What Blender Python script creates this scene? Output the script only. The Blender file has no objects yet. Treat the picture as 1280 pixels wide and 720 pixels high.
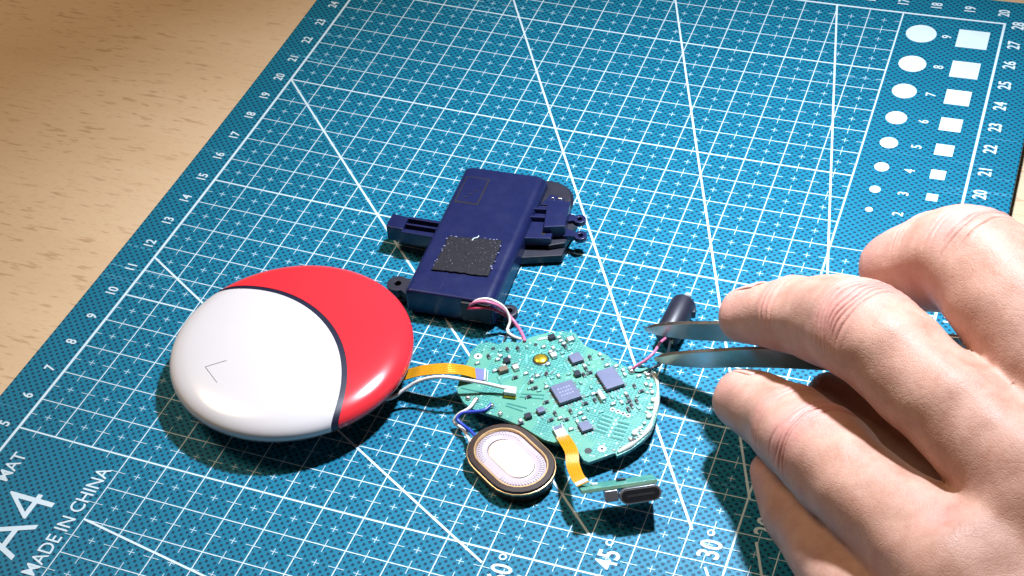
import bpy, bmesh, math, random
import numpy as np
from mathutils import Vector, Matrix

S = 0.01                      # every dimension below is written in centimetres
sc = bpy.context.scene
col = sc.collection
random.seed(7); rng = np.random.default_rng(7)

# ------------------------------------------------------------------ camera
F_PX, W_PX = 2007.1, 1280.0
RW = [[0.93932398, 0.33818425, -0.05746196],
      [0.18717395, -0.64567485, -0.74031743],
      [-0.28746544, 0.68464253, -0.66979715]]
CAM = (21.4405, -15.1008, 27.7473)
cd = bpy.data.cameras.new('camera'); cam = bpy.data.objects.new('camera', cd); col.objects.link(cam)
cd.sensor_width = 36.0; cd.lens = 36.0 * F_PX / W_PX
cd.clip_start = 0.01; cd.clip_end = 50.0
m = Matrix((RW[0], [-v for v in RW[1]], [-v for v in RW[2]])).transposed().to_4x4()
m.translation = Vector(CAM) * S
cam.matrix_world = m
sc.camera = cam

# ------------------------------------------------------------------ light
world = bpy.data.worlds.new('World'); sc.world = world; world.use_nodes = True
bg = world.node_tree.nodes['Background']
bg.inputs['Color'].default_value = (1.0, 0.62, 0.30, 1)
bg.inputs['Strength'].default_value = 0.055

def area(name, loc, target, size, power, colour, spread=180.0, shape='DISK'):
    l = bpy.data.lights.new(name, 'AREA'); l.shape = shape; l.size = size * S
    l.energy = power; l.color = colour; l.spread = math.radians(spread)
    o = bpy.data.objects.new(name, l); col.objects.link(o)
    o.location = Vector(loc) * S
    o.rotation_euler = (Vector(target) - Vector(loc)).to_track_quat('-Z', 'Y').to_euler()
    return o
area('desk_lamp_light', (16.3, 22.5, 33.0), (15.2, 12.0, 0.0), 2.6, 0.68, (0.82, 0.89, 1.0), 74.0)
area('room_light', (-62.0, 22.0, 105.0), (-4.0, 16.0, 0.0), 48.0, 7.6, (1.0, 0.76, 0.50))

sc.view_settings.view_transform = 'Standard'; sc.view_settings.look = 'None'
sc.view_settings.exposure = 0.0; sc.view_settings.gamma = 1.0
sc.view_settings.use_curve_mapping = False

# ------------------------------------------------------------------ helpers
def matz(x, y):
    """height of the slightly bowed mat"""
    a = (x - 10) / 10; b = (y - 14) / 10
    return 0.18083 * a * a - 0.0077 * a * b + 0.16185 * b * b

class NT:
    """small wrapper round a material's node tree"""
    def __init__(self, name):
        self.m = bpy.data.materials.new(name); self.m.use_nodes = True
        self.t = self.m.node_tree; self.p = self.t.nodes['Principled BSDF']
    def n(self, kind, **kw):
        nd = self.t.nodes.new(kind)
        for k, v in kw.items():
            if k.startswith('i_'):
                key = k[2:].replace('_', ' ')
                nd.inputs[int(key) if key.isdigit() else key].default_value = v
            else: setattr(nd, k, v)
        return nd
    def l(self, a, b): self.t.links.new(a, b)
    def coords(self, scale=(1, 1, 1), rot=(0, 0, 0), kind='Object'):
        tc = self.n('ShaderNodeTexCoord'); mp = self.n('ShaderNodeMapping')
        mp.inputs['Scale'].default_value = scale; mp.inputs['Rotation'].default_value = rot
        self.l(tc.outputs[kind], mp.inputs['Vector']); return mp.outputs['Vector']
    def math(self, op, a, b=None, c=None):
        nd = self.n('ShaderNodeMath', operation=op)
        for i, v in enumerate((a, b, c)):
            if v is None: continue
            if isinstance(v, (int, float)): nd.inputs[i].default_value = v
            else: self.l(v, nd.inputs[i])
        return nd.outputs[0]
    def ramp(self, fac, stops):
        nd = self.n('ShaderNodeValToRGB'); self.l(fac, nd.inputs[0]); e = nd.color_ramp.elements
        while len(e) < len(stops): e.new(0.5)
        for q, (p, c) in zip(e, stops): q.position = p; q.color = (*c, 1) if len(c) == 3 else c
        return nd.outputs[0]
    def mix(self, fac, a, b, blend='MIX'):
        nd = self.n('ShaderNodeMix', data_type='RGBA', blend_type=blend)
        for s, v in ((nd.inputs[0], fac), (nd.inputs[6], a), (nd.inputs[7], b)):
            if isinstance(v, (int, float)): s.default_value = v
            elif isinstance(v, tuple): s.default_value = (*v, 1)
            else: self.l(v, s)
        return nd.outputs[2]
    def noise(self, vec, scale, detail=3, rough=0.5):
        nd = self.n('ShaderNodeTexNoise'); nd.inputs['Scale'].default_value = scale
        nd.inputs['Detail'].default_value = detail; nd.inputs['Roughness'].default_value = rough
        self.l(vec, nd.inputs['Vector']); return nd.outputs['Fac']
    def bump(self, height, strength, dist):
        nd = self.n('ShaderNodeBump'); nd.inputs['Strength'].default_value = strength
        nd.inputs['Distance'].default_value = dist * S; self.l(height, nd.inputs['Height'])
        self.l(nd.outputs[0], self.p.inputs['Normal']); return nd
    def set(self, **kw):
        for k, v in kw.items():
            s = self.p.inputs[k.replace('_', ' ')]
            if isinstance(v, (int, float)): s.default_value = v
            elif isinstance(v, tuple): s.default_value = (*v, 1) if len(v) == 3 and s.type == 'RGBA' else v
            else: self.l(v, s)
        return self

M = {}
def plain(name, colour, rough=0.5, metal=0.0, var=0.12, scale=300, bump=0.0, **kw):
    t = NT(name); v = t.coords()
    nz = t.noise(v, scale, 4, 0.6)
    dark = tuple(c * (1 - var) for c in colour); light = tuple(min(1, c * (1 + var)) for c in colour)
    t.set(Base_Color=t.ramp(nz, [(0.3, dark), (0.7, light)]), Metallic=metal, **kw)
    r2 = t.noise(v, scale * 0.35, 3, 0.6)
    t.set(Roughness=t.math('MULTIPLY_ADD', r2, 0.22, rough - 0.11))
    if bump: t.bump(nz, 0.5, bump)
    M[name] = t.m
    return t.m

plain('white_print', (0.55, 0.70, 0.80), 0.55, var=0.05, scale=150)
plain('tick_print', (0.38, 0.56, 0.68), 0.55, var=0.06, scale=150)
plain('shell_white', (0.60, 0.585, 0.605), 0.20, var=0.015, scale=60, Coat_Weight=0.25, Coat_Roughness=0.08)
plain('shell_red', (0.68, 0.028, 0.040), 0.20, var=0.03, scale=60, Coat_Weight=0.25, Coat_Roughness=0.08)
plain('trim_navy', (0.010, 0.012, 0.035), 0.38, var=0.1, scale=200)
plain('dark_inside', (0.02, 0.02, 0.022), 0.6)
plain('navy_plastic', (0.008, 0.012, 0.058), 0.30, var=0.10, scale=500, bump=0.0015)
plain('dark_plastic', (0.010, 0.010, 0.022), 0.45, var=0.10, scale=500, bump=0.001)
plain('chip_grey', (0.10, 0.115, 0.20), 0.42, var=0.08, scale=700)
plain('chip_mark', (0.20, 0.21, 0.36), 0.5)
plain('chip_dark', (0.012, 0.014, 0.030), 0.35)
plain('ceramic_white', (0.50, 0.58, 0.60), 0.4, var=0.06)
plain('ceramic_tan', (0.16, 0.12, 0.08), 0.45)
plain('solder', (0.70, 0.72, 0.74), 0.22, 0.9, var=0.1)
plain('gold', (0.62, 0.46, 0.04), 0.28, 0.75, var=0.1)
plain('flex_amber', (0.52, 0.24, 0.008), 0.30, var=0.10, scale=220, Coat_Weight=0.5)
plain('flex_blue', (0.13, 0.14, 0.36), 0.4)
plain('wire_white', (0.68, 0.66, 0.62), 0.38)
plain('wire_red', (0.42, 0.03, 0.08), 0.35)
plain('wire_pink', (0.50, 0.14, 0.26), 0.35)
plain('wire_blue', (0.02, 0.05, 0.36), 0.35)
plain('wire_black', (0.012, 0.012, 0.018), 0.4)
plain('speaker_rim', (0.030, 0.015, 0.010), 0.34, var=0.2)
plain('brass', (0.58, 0.38, 0.18), 0.3, 0.55)
plain('speaker_cone', (0.40, 0.35, 0.40), 0.30, var=0.05)
plain('speaker_pad', (0.66, 0.55, 0.44), 0.26, 0.15, var=0.04)
plain('glue', (0.62, 0.66, 0.60), 0.16, var=0.15, scale=400, Transmission_Weight=0.25)
plain('port_metal', (0.34, 0.35, 0.40), 0.32, 0.8)
plain('port_dark', (0.006, 0.006, 0.008), 0.5)
plain('pcb_edge', (0.16, 0.30, 0.20), 0.5)
plain('scratch_grey', (0.20, 0.18, 0.18), 0.6)

# brushed steel of the tweezers, warm brown reflection put into its base colour
t = NT('steel'); v = t.coords((1, 1, 12)); nz = t.noise(v, 260, 4, 0.7); big = t.noise(t.coords(), 120, 3)
t.set(Base_Color=t.ramp(big, [(0.35, (0.44, 0.35, 0.29)), (0.65, (0.56, 0.54, 0.53))]), Metallic=1.0,
      Roughness=t.math('MULTIPLY_ADD', nz, 0.25, 0.20)); t.bump(nz, 0.15, 0.002); M['steel'] = t.m

# cutting mat: teal plastic with a staggered lattice of dimples
t = NT('mat_teal'); tc = t.n('ShaderNodeTexCoord'); sp = t.n('ShaderNodeSeparateXYZ'); t.l(tc.outputs['Object'], sp.inputs[0])
k = 2 * math.pi / (0.2 * S)
dots = t.math('MULTIPLY', t.math('COSINE', t.math('MULTIPLY', sp.outputs[0], k)), t.math('COSINE', t.math('MULTIPLY', sp.outputs[1], k)))
mr = t.n('ShaderNodeMapRange', interpolation_type='SMOOTHSTEP'); mr.inputs[1].default_value = 0.18; mr.inputs[2].default_value = 0.62
t.l(dots, mr.inputs[0]); dot = mr.outputs[0]
v = t.coords()
wear = t.noise(v, 35, 5, 0.6); fine = t.noise(v, 900, 3, 0.6)
base = t.mix(wear, (0.003, 0.134, 0.222), (0.005, 0.176, 0.296))
# pale knife scratches, in three directions
def scratches(ang, sx, sy, lo, hi):
    vv = t.coords((sx, sy, 1), (0, 0, ang)); q = t.noise(vv, 100, 2, 0.5)
    r = t.n('ShaderNodeMapRange'); r.inputs[1].default_value = lo; r.inputs[2].default_value = hi; t.l(q, r.inputs[0]); return r.outputs[0]
patch = t.n('ShaderNodeMapRange'); patch.inputs[1].default_value = 0.50; patch.inputs[2].default_value = 0.66; t.l(t.noise(v, 22, 2), patch.inputs[0])
s1 = scratches(-0.35, 0.10, 6, 0.64, 0.72); s2 = scratches(-1.15, 0.07, 5, 0.66, 0.74)
scr = t.math('MULTIPLY', t.math('MAXIMUM', s1, s2), patch.outputs[0])
base = t.mix(t.math('MULTIPLY', scr, 0.65), base, (0.14, 0.46, 0.66))
cl = t.mix(t.math('MULTIPLY', dot, 0.88), base, (0.001, 0.020, 0.058))
t.set(Base_Color=cl, Roughness=t.math('MULTIPLY_ADD', fine, 0.14, 0.36), Specular_IOR_Level=0.24)
hgt = t.math('SUBTRACT', t.math('MULTIPLY', fine, 0.35), dot); t.bump(hgt, 0.6, 0.012); M['mat_teal'] = t.m

# beech table top: soft broad figure, short dark ray flecks
t = NT('beech'); ANG = -0.36
v = t.coords((1, 1, 1), (0, 0, ANG)); vl = t.coords((0.22, 1.6, 1), (0, 0, ANG)); vf = t.coords((0.7, 3.4, 1), (0, 0, ANG))
broad = t.noise(vl, 16, 4, 0.55); grain = t.noise(t.coords((0.12, 5, 1), (0, 0, ANG)), 90, 4, 0.6)
fl = t.noise(vf, 215, 2, 0.5); pick = t.noise(v, 14, 2)
f1 = t.n('ShaderNodeMapRange'); f1.inputs[1].default_value = 0.60; f1.inputs[2].default_value = 0.68; t.l(fl, f1.inputs[0])
f2 = t.n('ShaderNodeMapRange'); f2.inputs[1].default_value = 0.34; f2.inputs[2].default_value = 0.50; t.l(pick, f2.inputs[0])
fleck = t.math('MULTIPLY', f1.outputs[0], f2.outputs[0])
b = t.ramp(broad, [(0.25, (0.62, 0.45, 0.285)), (0.5, (0.68, 0.505, 0.33)), (0.75, (0.73, 0.56, 0.385))])
b = t.mix(t.math('MULTIPLY', grain, 0.22), b, (0.42, 0.25, 0.12))
b = t.mix(t.math('MULTIPLY', fleck, 0.50), b, (0.36, 0.20, 0.10))
pores = t.noise(t.coords((1.0, 4.5, 1), (0, 0, ANG)), 420, 2, 0.6)
pm = t.n('ShaderNodeMapRange'); pm.inputs[1].default_value = 0.56; pm.inputs[2].default_value = 0.74; t.l(pores, pm.inputs[0])
b = t.mix(t.math('MULTIPLY', pm.outputs[0], 0.30), b, (0.36, 0.20, 0.09))
t.set(Base_Color=b, Roughness=t.math('MULTIPLY_ADD', grain, 0.2, 0.36)); t.bump(t.math('SUBTRACT', grain, fleck), 0.25, 0.006); M['beech'] = t.m

# circuit board: solder mask over copper, vias and silk-screen
t = NT('pcb_green'); v = t.coords((1, 1, 1), (0, 0, -0.73))
vor = t.n('ShaderNodeTexVoronoi', feature='F1'); vor.inputs['Scale'].default_value = 620; t.l(v, vor.inputs['Vector'])
via = t.n('ShaderNodeMapRange'); via.inputs[1].default_value = 0.17; via.inputs[2].default_value = 0.10; t.l(vor.outputs['Distance'], via.inputs[0])
br = t.n('ShaderNodeTexBrick'); br.inputs['Scale'].default_value = 420; br.inputs['Mortar Size'].default_value = 0.06
br.inputs['Color1'].default_value = (1, 1, 1, 1); br.inputs['Color2'].default_value = (0.45, 0.45, 0.45, 1); br.inputs['Mortar'].default_value = (0, 0, 0, 1); t.l(v, br.inputs['Vector'])
zone = t.n('ShaderNodeMapRange'); zone.inputs[1].default_value = 0.46; zone.inputs[2].default_value = 0.56; t.l(t.noise(v, 110, 2), zone.inputs[0])
low = t.noise(v, 60, 3)
g = t.mix(low, (0.070, 0.245, 0.180), (0.115, 0.340, 0.265))
g = t.mix(t.math('MULTIPLY', zone.outputs[0], 0.65), g, t.mix(br.outputs['Color'], (0.016, 0.12, 0.13), (0.10, 0.46, 0.42)))
g = t.mix(t.math('MULTIPLY', via.outputs[0], t.math('MULTIPLY_ADD', zone.outputs[0], 0.55, 0.25)), g, (0.62, 0.72, 0.70))
t.set(Base_Color=g, Roughness=0.30, Specular_IOR_Level=0.5); t.bump(br.outputs['Fac'], 0.2, 0.003); M['pcb_green'] = t.m
plain('trace_dark', (0.012, 0.15, 0.13), 0.35)
plain('trace_light', (0.16, 0.56, 0.50), 0.35)

# black adhesive foam: matt, gritty, sparkling specks
t = NT('foam'); v = t.coords(); nz = t.noise(v, 1500, 4, 0.75); sp2 = t.noise(v, 2600, 2, 0.5)
mk = t.n('ShaderNodeMapRange'); mk.inputs[1].default_value = 0.68; mk.inputs[2].default_value = 0.76; t.l(sp2, mk.inputs[0])
t.set(Base_Color=t.mix(mk.outputs[0], t.ramp(nz, [(0.3, (0.004, 0.004, 0.006)), (0.7, (0.018, 0.018, 0.026))]), (0.22, 0.24, 0.34)), Roughness=0.7, Specular_IOR_Level=0.2)
t.bump(nz, 0.8, 0.012); M['foam'] = t.m

# skin: warm, mottled, redder where the attribute says a knuckle or tip is
t = NT('skin'); v = t.coords()
att = t.n('ShaderNodeAttribute', attribute_name='red')
mot = t.ramp(t.noise(v, 170, 5, 0.7), [(0.32, (0, 0, 0)), (0.68, (1, 1, 1))]); big = t.noise(v, 45, 3)
sk = t.mix(mot, (0.385, 0.197, 0.145), (0.53, 0.320, 0.250)); sk = t.mix(t.math('MULTIPLY', big, 0.4), sk, (0.50, 0.255, 0.185))
sk = t.mix(t.math('MULTIPLY', att.outputs['Fac'], 0.55), sk, (0.60, 0.275, 0.26))
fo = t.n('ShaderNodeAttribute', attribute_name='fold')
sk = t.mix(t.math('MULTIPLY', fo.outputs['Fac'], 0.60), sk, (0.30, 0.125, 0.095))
vo = t.n('ShaderNodeTexVoronoi', feature='DISTANCE_TO_EDGE'); vo.inputs['Scale'].default_value = 1900
dis = t.n('ShaderNodeVectorMath', operation='ADD'); nz3 = t.n('ShaderNodeTexNoise'); nz3.inputs['Scale'].default_value = 500; t.l(v, nz3.inputs['Vector'])
sc3 = t.n('ShaderNodeVectorMath', operation='SCALE'); sc3.inputs['Scale'].default_value = 0.0016; t.l(nz3.outputs['Color'], sc3.inputs[0])
t.l(v, dis.inputs[0]); t.l(sc3.outputs[0], dis.inputs[1]); t.l(dis.outputs[0], vo.inputs['Vector'])
cr = t.n('ShaderNodeMapRange'); cr.inputs[1].default_value = 0.0; cr.inputs[2].default_value = 0.25; t.l(vo.outputs['Distance'], cr.inputs[0])
vo2 = t.n('ShaderNodeTexVoronoi', feature='DISTANCE_TO_EDGE'); vo2.inputs['Scale'].default_value = 620; t.l(dis.outputs[0], vo2.inputs['Vector'])
cr2 = t.n('ShaderNodeMapRange'); cr2.inputs[1].default_value = 0.0; cr2.inputs[2].default_value = 0.12; t.l(vo2.outputs['Distance'], cr2.inputs[0])
h = t.math('ADD', t.math('ADD', t.math('MULTIPLY', cr.outputs[0], 0.5), t.math('MULTIPLY', cr2.outputs[0], 0.45)), t.math('MULTIPLY', t.noise(v, 420, 5, 0.7), 1.4))
t.set(Base_Color=sk, Roughness=t.math('MULTIPLY_ADD', mot, 0.20, 0.44), Subsurface_Weight=0.12, Subsurface_Scale=0.25 * S, Specular_IOR_Level=0.42)
t.p.inputs['Subsurface Radius'].default_value = (1.0, 0.35, 0.18)
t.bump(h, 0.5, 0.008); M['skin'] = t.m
plain('nail', (0.60, 0.36, 0.30), 0.25, var=0.04)

# ---- object bookkeeping: everything is laid out in centimetres of the mat's own grid
ORG = {}
def tag(o, label=None, cat=None, group=None, kind=None):
    if label: o['label'] = label
    if cat: o['category'] = cat
    if group: o['group'] = group
    if kind: o['kind'] = kind
    return o
def thing(name, loc, label, cat, group=None):
    o = bpy.data.objects.new(name, None); col.objects.link(o); o.empty_display_size = 0.01
    o.location = Vector(loc) * S; ORG[o.name] = Vector(loc)
    return tag(o, label, cat, group)

class MB:
    def __init__(self): self.v = []; self.f = []
    def add(self, vs, fs):
        n = len(self.v); self.v += [tuple(p) for p in vs]; self.f += [tuple(i + n for i in f) for f in fs]; return self
    def box(self, c, s, rz=0.0, mtx=None):
        x, y, z = (q / 2 for q in s); ca, sa = math.cos(rz), math.sin(rz); vs = []
        for dz in (-z, z):
            for dx, dy in ((-x, -y), (x, -y), (x, y), (-x, y)):
                vs.append((c[0] + dx * ca - dy * sa, c[1] + dx * sa + dy * ca, c[2] + dz))
        return self.add(vs, [(3, 2, 1, 0), (4, 5, 6, 7), (0, 1, 5, 4), (1, 2, 6, 5), (2, 3, 7, 6), (3, 0, 4, 7)])
    def prism(self, poly, z0, z1):
        n = len(poly); a = sum(poly[i][0] * poly[(i + 1) % n][1] - poly[(i + 1) % n][0] * poly[i][1] for i in range(n))
        if a < 0: poly = poly[::-1]
        vs = [(x, y, z0) for x, y in poly] + [(x, y, z1) for x, y in poly]
        return self.add(vs, [tuple(range(n))[::-1], tuple(range(n, 2 * n))] + [(i, (i + 1) % n, n + (i + 1) % n, n + i) for i in range(n)])
    def tube(self, pts, r, n=8):
        P = smooth(pts); k = len(P); vs = []; up = Vector((0, 0, 1)); prev = None
        for i in range(k):
            d = (P[min(i + 1, k - 1)] - P[max(i - 1, 0)]).normalized()
            a = d.cross(up) if prev is None else prev - d * prev.dot(d)
            if a.length < 1e-6: a = d.cross(Vector((1, 0, 0)))
            a.normalize(); prev = a; b = d.cross(a); rr = r(i / (k - 1)) if callable(r) else r
            for j in range(n):
                q = 2 * math.pi * j / n; vs.append(P[i] + (a * math.cos(q) + b * math.sin(q)) * rr)
        fs = [(i * n + j, i * n + (j + 1) % n, (i + 1) * n + (j + 1) % n, (i + 1) * n + j) for i in range(k - 1) for j in range(n)]
        fs += [tuple(range(n))[::-1], tuple(range((k - 1) * n, k * n))]
        return self.add(vs, fs)
    def lathe(self, c, prof, n=32, axis=None):
        """prof: (radius, height) from bottom to top; axis None = z"""
        z = Vector((0, 0, 1)) if axis is None else Vector(axis).normalized()
        a = z.orthogonal().normalized(); b = z.cross(a); c = Vector(c); vs = []
        for r, hh in prof:
            for j in range(n):
                q = 2 * math.pi * j / n; vs.append(c + z * hh + (a * math.cos(q) + b * math.sin(q)) * r)
        k = len(prof)
        fs = [(i * n + j, i * n + (j + 1) % n, (i + 1) * n + (j + 1) % n, (i + 1) * n + j) for i in range(k - 1) for j in range(n)]
        fs += [tuple(range(n))[::-1], tuple(range((k - 1) * n, k * n))]
        return self.add(vs, fs)
    def blob(self, c, rx, ry, rz, nu=10, nv=6):
        prof = [(math.sin(math.pi * (i + 0.15) / (nv + 0.3)), -math.cos(math.pi * (i + 0.15) / (nv + 0.3))) for i in range(nv + 1)]
        vs = [(c[0] + r * rx * math.cos(2 * math.pi * j / nu), c[1] + r * ry * math.sin(2 * math.pi * j / nu), c[2] + hh * rz) for r, hh in prof for j in range(nu)]
        fs = [(i * nu + j, i * nu + (j + 1) % nu, (i + 1) * nu + (j + 1) % nu, (i + 1) * nu + j) for i in range(nv) for j in range(nu)]
        fs += [tuple(range(nu))[::-1], tuple(range(nv * nu, nv * nu + nu))]
        return self.add(vs, fs)
    def build(self, name, mat, parent=None, smooth_=False, bevel=0, seg=2, angle=40, origin=None):
        return mesh_obj(name, self.v, self.f, mat, parent, smooth_, bevel, seg, angle, origin)

def smooth(pts, sub=6):
    P = [Vector(p) for p in pts]
    if len(P) < 3: return P
    out = []
    for i in range(len(P) - 1):
        p0, p1, p2, p3 = P[max(i - 1, 0)], P[i], P[i + 1], P[min(i + 2, len(P) - 1)]
        for s in range(sub):
            u = s / sub
            out.append(0.5 * ((2 * p1) + (p2 - p0) * u + (2 * p0 - 5 * p1 + 4 * p2 - p3) * u * u + (3 * p1 - p0 - 3 * p2 + p3) * u ** 3))
    return out + [P[-1]]

def mesh_obj(name, vs, fs, mat, parent=None, smooth_=False, bevel=0, seg=2, angle=40, origin=None):
    """vertices are in world centimetres; the object keeps the origin of its thing"""
    if parent is not None: org = ORG[parent.name]
    else: org = Vector(origin) if origin is not None else Vector((0, 0, 0))
    arr = (np.asarray([tuple(p) for p in vs], dtype=float) - np.array(org)) * S
    me = bpy.data.meshes.new(name); me.from_pydata(arr.tolist(), [], fs); me.update()
    o = bpy.data.objects.new(name, me); col.objects.link(o)
    me.materials.append(M[mat] if isinstance(mat, str) else mat)
    if smooth_: me.shade_smooth()
    if parent is not None: o.parent = parent
    else: o.location = org * S
    ORG[o.name] = org
    if bevel:
        bv = o.modifiers.new('bevel', 'BEVEL'); bv.width = bevel * S; bv.segments = seg; bv.limit_method = 'ANGLE'; bv.angle_limit = math.radians(angle)
        if not smooth_: me.shade_smooth()
        wn = o.modifiers.new('normals', 'WEIGHTED_NORMAL'); wn.keep_sharp = True
    return o

def rot2(c, a, pts):
    ca, sa = math.cos(a), math.sin(a); return [(c[0] + x * ca - y * sa, c[1] + x * sa + y * ca) for x, y in pts]

# ================================================================== table
tb = MB().box((12, 14, -1.81), (150, 120, 3.0)).build('table_top', 'beech', bevel=0.2)
tag(tb, kind='structure')

# ================================================================== cutting mat
MX0, MX1, MY0, MY1, MT = -1.05, 21.22, -1.05, 29.22, 0.30
def mat_mesh():
    nx, ny, R = 60, 80, 0.55; vs = []
    for j in range(ny + 1):
        for i in range(nx + 1):
            x = MX0 + (MX1 - MX0) * i / nx; y = MY0 + (MY1 - MY0) * j / ny
            cx = min(max(x, MX0 + R), MX1 - R); cy = min(max(y, MY0 + R), MY1 - R)
            dx, dy = x - cx, y - cy
            if dx and dy:
                mx = max(abs(dx), abs(dy)); l = math.hypot(dx, dy); x, y = cx + dx / l * mx, cy + dy / l * mx
            vs.append((x, y, matz(x, y)))
    n = len(vs); id_ = lambda i, j: j * (nx + 1) + i
    fs = [(id_(i, j), id_(i + 1, j), id_(i + 1, j + 1), id_(i, j + 1)) for j in range(ny) for i in range(nx)]
    vs += [(x, y, z - MT) for x, y, z in vs]; fs += [tuple(q + n for q in f[::-1]) for f in fs]
    loop = [id_(i, 0) for i in range(nx)] + [id_(nx, j) for j in range(ny)] + [id_(i, ny) for i in range(nx, 0, -1)] + [id_(0, j) for j in range(ny, 0, -1)]
    for a, b in zip(loop, loop[1:] + loop[:1]): fs.append((a, a + n, b + n, b))
    return vs, fs
mat = thing('cutting_mat', (10, 14, 0), 'teal self-healing cutting mat with white centimetre grid on the wooden table', 'cutting mat')
vs, fs = mat_mesh(); mesh_obj('mat_sheet', vs, fs, 'mat_teal', mat, True, bevel=0.05, angle=50)

PZ = 0.006
def strip(mb, x0, y0, x1, y1, w, lift=PZ):
    L = math.hypot(x1 - x0, y1 - y0); n = max(1, int(L / 0.8)); ux, uy = (x1 - x0) / L, (y1 - y0) / L; px, py = -uy * w / 2, ux * w / 2
    vs = []
    for i in range(n + 1):
        x = x0 + (x1 - x0) * i / n; y = y0 + (y1 - y0) * i / n
        for s in (-1, 1): vs.append((x + s * px, y + s * py, matz(x + s * px, y + s * py) + lift))
    mb.add(vs, [(2 * i, 2 * i + 2, 2 * i + 3, 2 * i + 1) for i in range(n)])
def blank(x, y): return (x < 3 and y < 5) or (x > 17 and y > 17)
g = MB(); THIN, BOLD, TICK = 0.026, 0.046, 0.022
for x in range(1, 20):
    y0, y1 = (5 if x < 3 else 0), (17 if x > 17 else 28)
    strip(g, x, y0, x, y1, 0.045 if x in (17,) else THIN)
for y in range(1, 28):
    x0, x1 = (3 if y < 5 else 0), (17 if y > 17 else 20)
    strip(g, x0, y, x1, y, BOLD if y % 5 == 0 else THIN, PZ + 0.0012)
g.build('grid_lines', 'white_print', mat)
g = MB()
for x in (0, 20): strip(g, x, 0, x, 28, 0.07, PZ + 0.0024)
for y in (0, 28): strip(g, -0.035, y, 20.035, y, 0.07, PZ + 0.0036)
g.build('border_lines', 'white_print', mat)
g = MB()
for x in range(0, 20):
    for y in range(0, 28):
        if blank(x + 0.5, y + 0.5): continue
        cx, cy = x + 0.5, y + 0.5
        strip(g, cx - 0.09, cy, cx + 0.09, cy, TICK, PZ); strip(g, cx, cy - 0.09, cx, cy + 0.09, TICK, PZ + 0.001)
        strip(g, cx, max(y - 0.19, 0), cx, y + 0.19, TICK, PZ + 0.003)
        strip(g, max(x - 0.19, 0), cy, x + 0.19, cy, TICK, PZ + 0.003)
        if x == 16 and y >= 17: strip(g, 16.81, cy, 17, cy, TICK, PZ + 0.003)
g.build('half_centimetre_ticks', 'tick_print', mat)
for (xa, ya, xb, yb) in ((0, 11.55, 11.97, 4.60), (12.95, 4.06, 20, 0), (0, 20, 13.95, 6.02), (14.95, 5.05, 20, 0), (3.83, 28, 16.05, 6.80), (16.58, 5.87, 20, 0),
                         (9.72, 28, 17.04, 8.0), (17.46, 6.85, 20, 0), (14.96, 28, 18.3, 9.6), (18.65, 7.6, 20, 0), (3, 3, 20, 0)):
    g = MB(); strip(g, xa, ya, xb, yb, 0.058, PZ + 0.005); g.build('angle_line', 'white_print', mat)

def text(name, body, x, y, cap, parent, z=None, mat_='white_print', width=1.0, bold=0.012, ang=math.pi / 2, align='CENTER', lift=PZ + 0.006, end=None):
    """flat lettering; ang 90 degrees reads along +y with letter tops towards -x; (x, y) = middle of the cap height"""
    cu = bpy.data.curves.new('t', 'FONT'); cu.body = body; cu.size = 1.0; cu.offset = bold; cu.resolution_u = 3; cu.align_x = align
    o = bpy.data.objects.new('t', cu); col.objects.link(o)
    dg = bpy.context.evaluated_depsgraph_get(); me = o.evaluated_get(dg).to_mesh()
    P = np.array([v.co[:] for v in me.vertices]); F = [tuple(p.vertices) for p in me.polygons]; o.evaluated_get(dg).to_mesh_clear()
    bpy.data.objects.remove(o)
    k = cap / 0.70; u = P[:, 0] * k * width; w = (P[:, 1] - 0.35) * k
    ca, sa = math.cos(ang), math.sin(ang)
    X = x + u * ca - w * sa; Y = y + u * sa + w * ca
    Z = (matz(X, Y) + lift) if z is None else np.full_like(X, z)
    return mesh_obj(name, np.stack([X, Y, Z], 1), F, mat_, parent)
for n in range(0, 29):
    if n >= 5: text('printed_number', str(n), -0.40, n, 0.27, mat, width=0.85, bold=0.022)
    if 12 <= n: text('printed_number', str(n), 20.38, n - 0.04, 0.34, mat, width=0.80, bold=0.022)
for n in range(1, 21): text('printed_number', str(n), n - 0.10, 28.54, 0.32, mat, width=0.75, bold=0.022)
for body, x, y in (('60', 12.43, 4.42), ('45', 14.52, 5.48), ('30', 16.55, 6.37), ('20', 17.57, 7.33), ('10', 18.5, 8.6)):
    text('angle_label', body, x, y, 0.48, mat, width=0.80, bold=0.014)
    text('degree_sign', 'o', x - 0.13, y + 0.46, 0.26, mat, width=1.0, bold=0.01)
text('size_lettering', 'A4', 1.54, 1.42, 1.20, mat, width=0.98, bold=-0.008, align='LEFT')
text('origin_lettering', 'MADE IN CHINA', 2.665, 4.50, 0.34, mat, width=0.92, bold=0.006, align='RIGHT')
text('name_lettering', 'MAT', 0.54, 4.30, 0.33, mat, width=0.95, bold=0.006, align='RIGHT')
GY = [27.03, 25.48, 24.12, 22.83, 21.66, 20.56, 19.57, 18.70]
for n, y in zip(range(9, 1, -1), GY):
    r = n / 20; pts = [(17.69 + r * math.cos(a * math.pi / 20), y + r * math.sin(a * math.pi / 20)) for a in range(40)]
    mesh_obj('gauge_circle', [(a, b, matz(a, b) + PZ) for a, b in pts], [tuple(range(40))], 'white_print', mat)
    pts = [(19.20 + sx * r, y + sy * r) for sx, sy in ((-1, -1), (1, -1), (1, 1), (-1, 1))]
    mesh_obj('gauge_square', [(a, b, matz(a, b) + PZ) for a, b in pts], [(0, 1, 2, 3)], 'white_print', mat)
    text('printed_number', str(n), 18.44, y - 0.02, 0.28, mat, width=0.85, bold=0.016)

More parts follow.
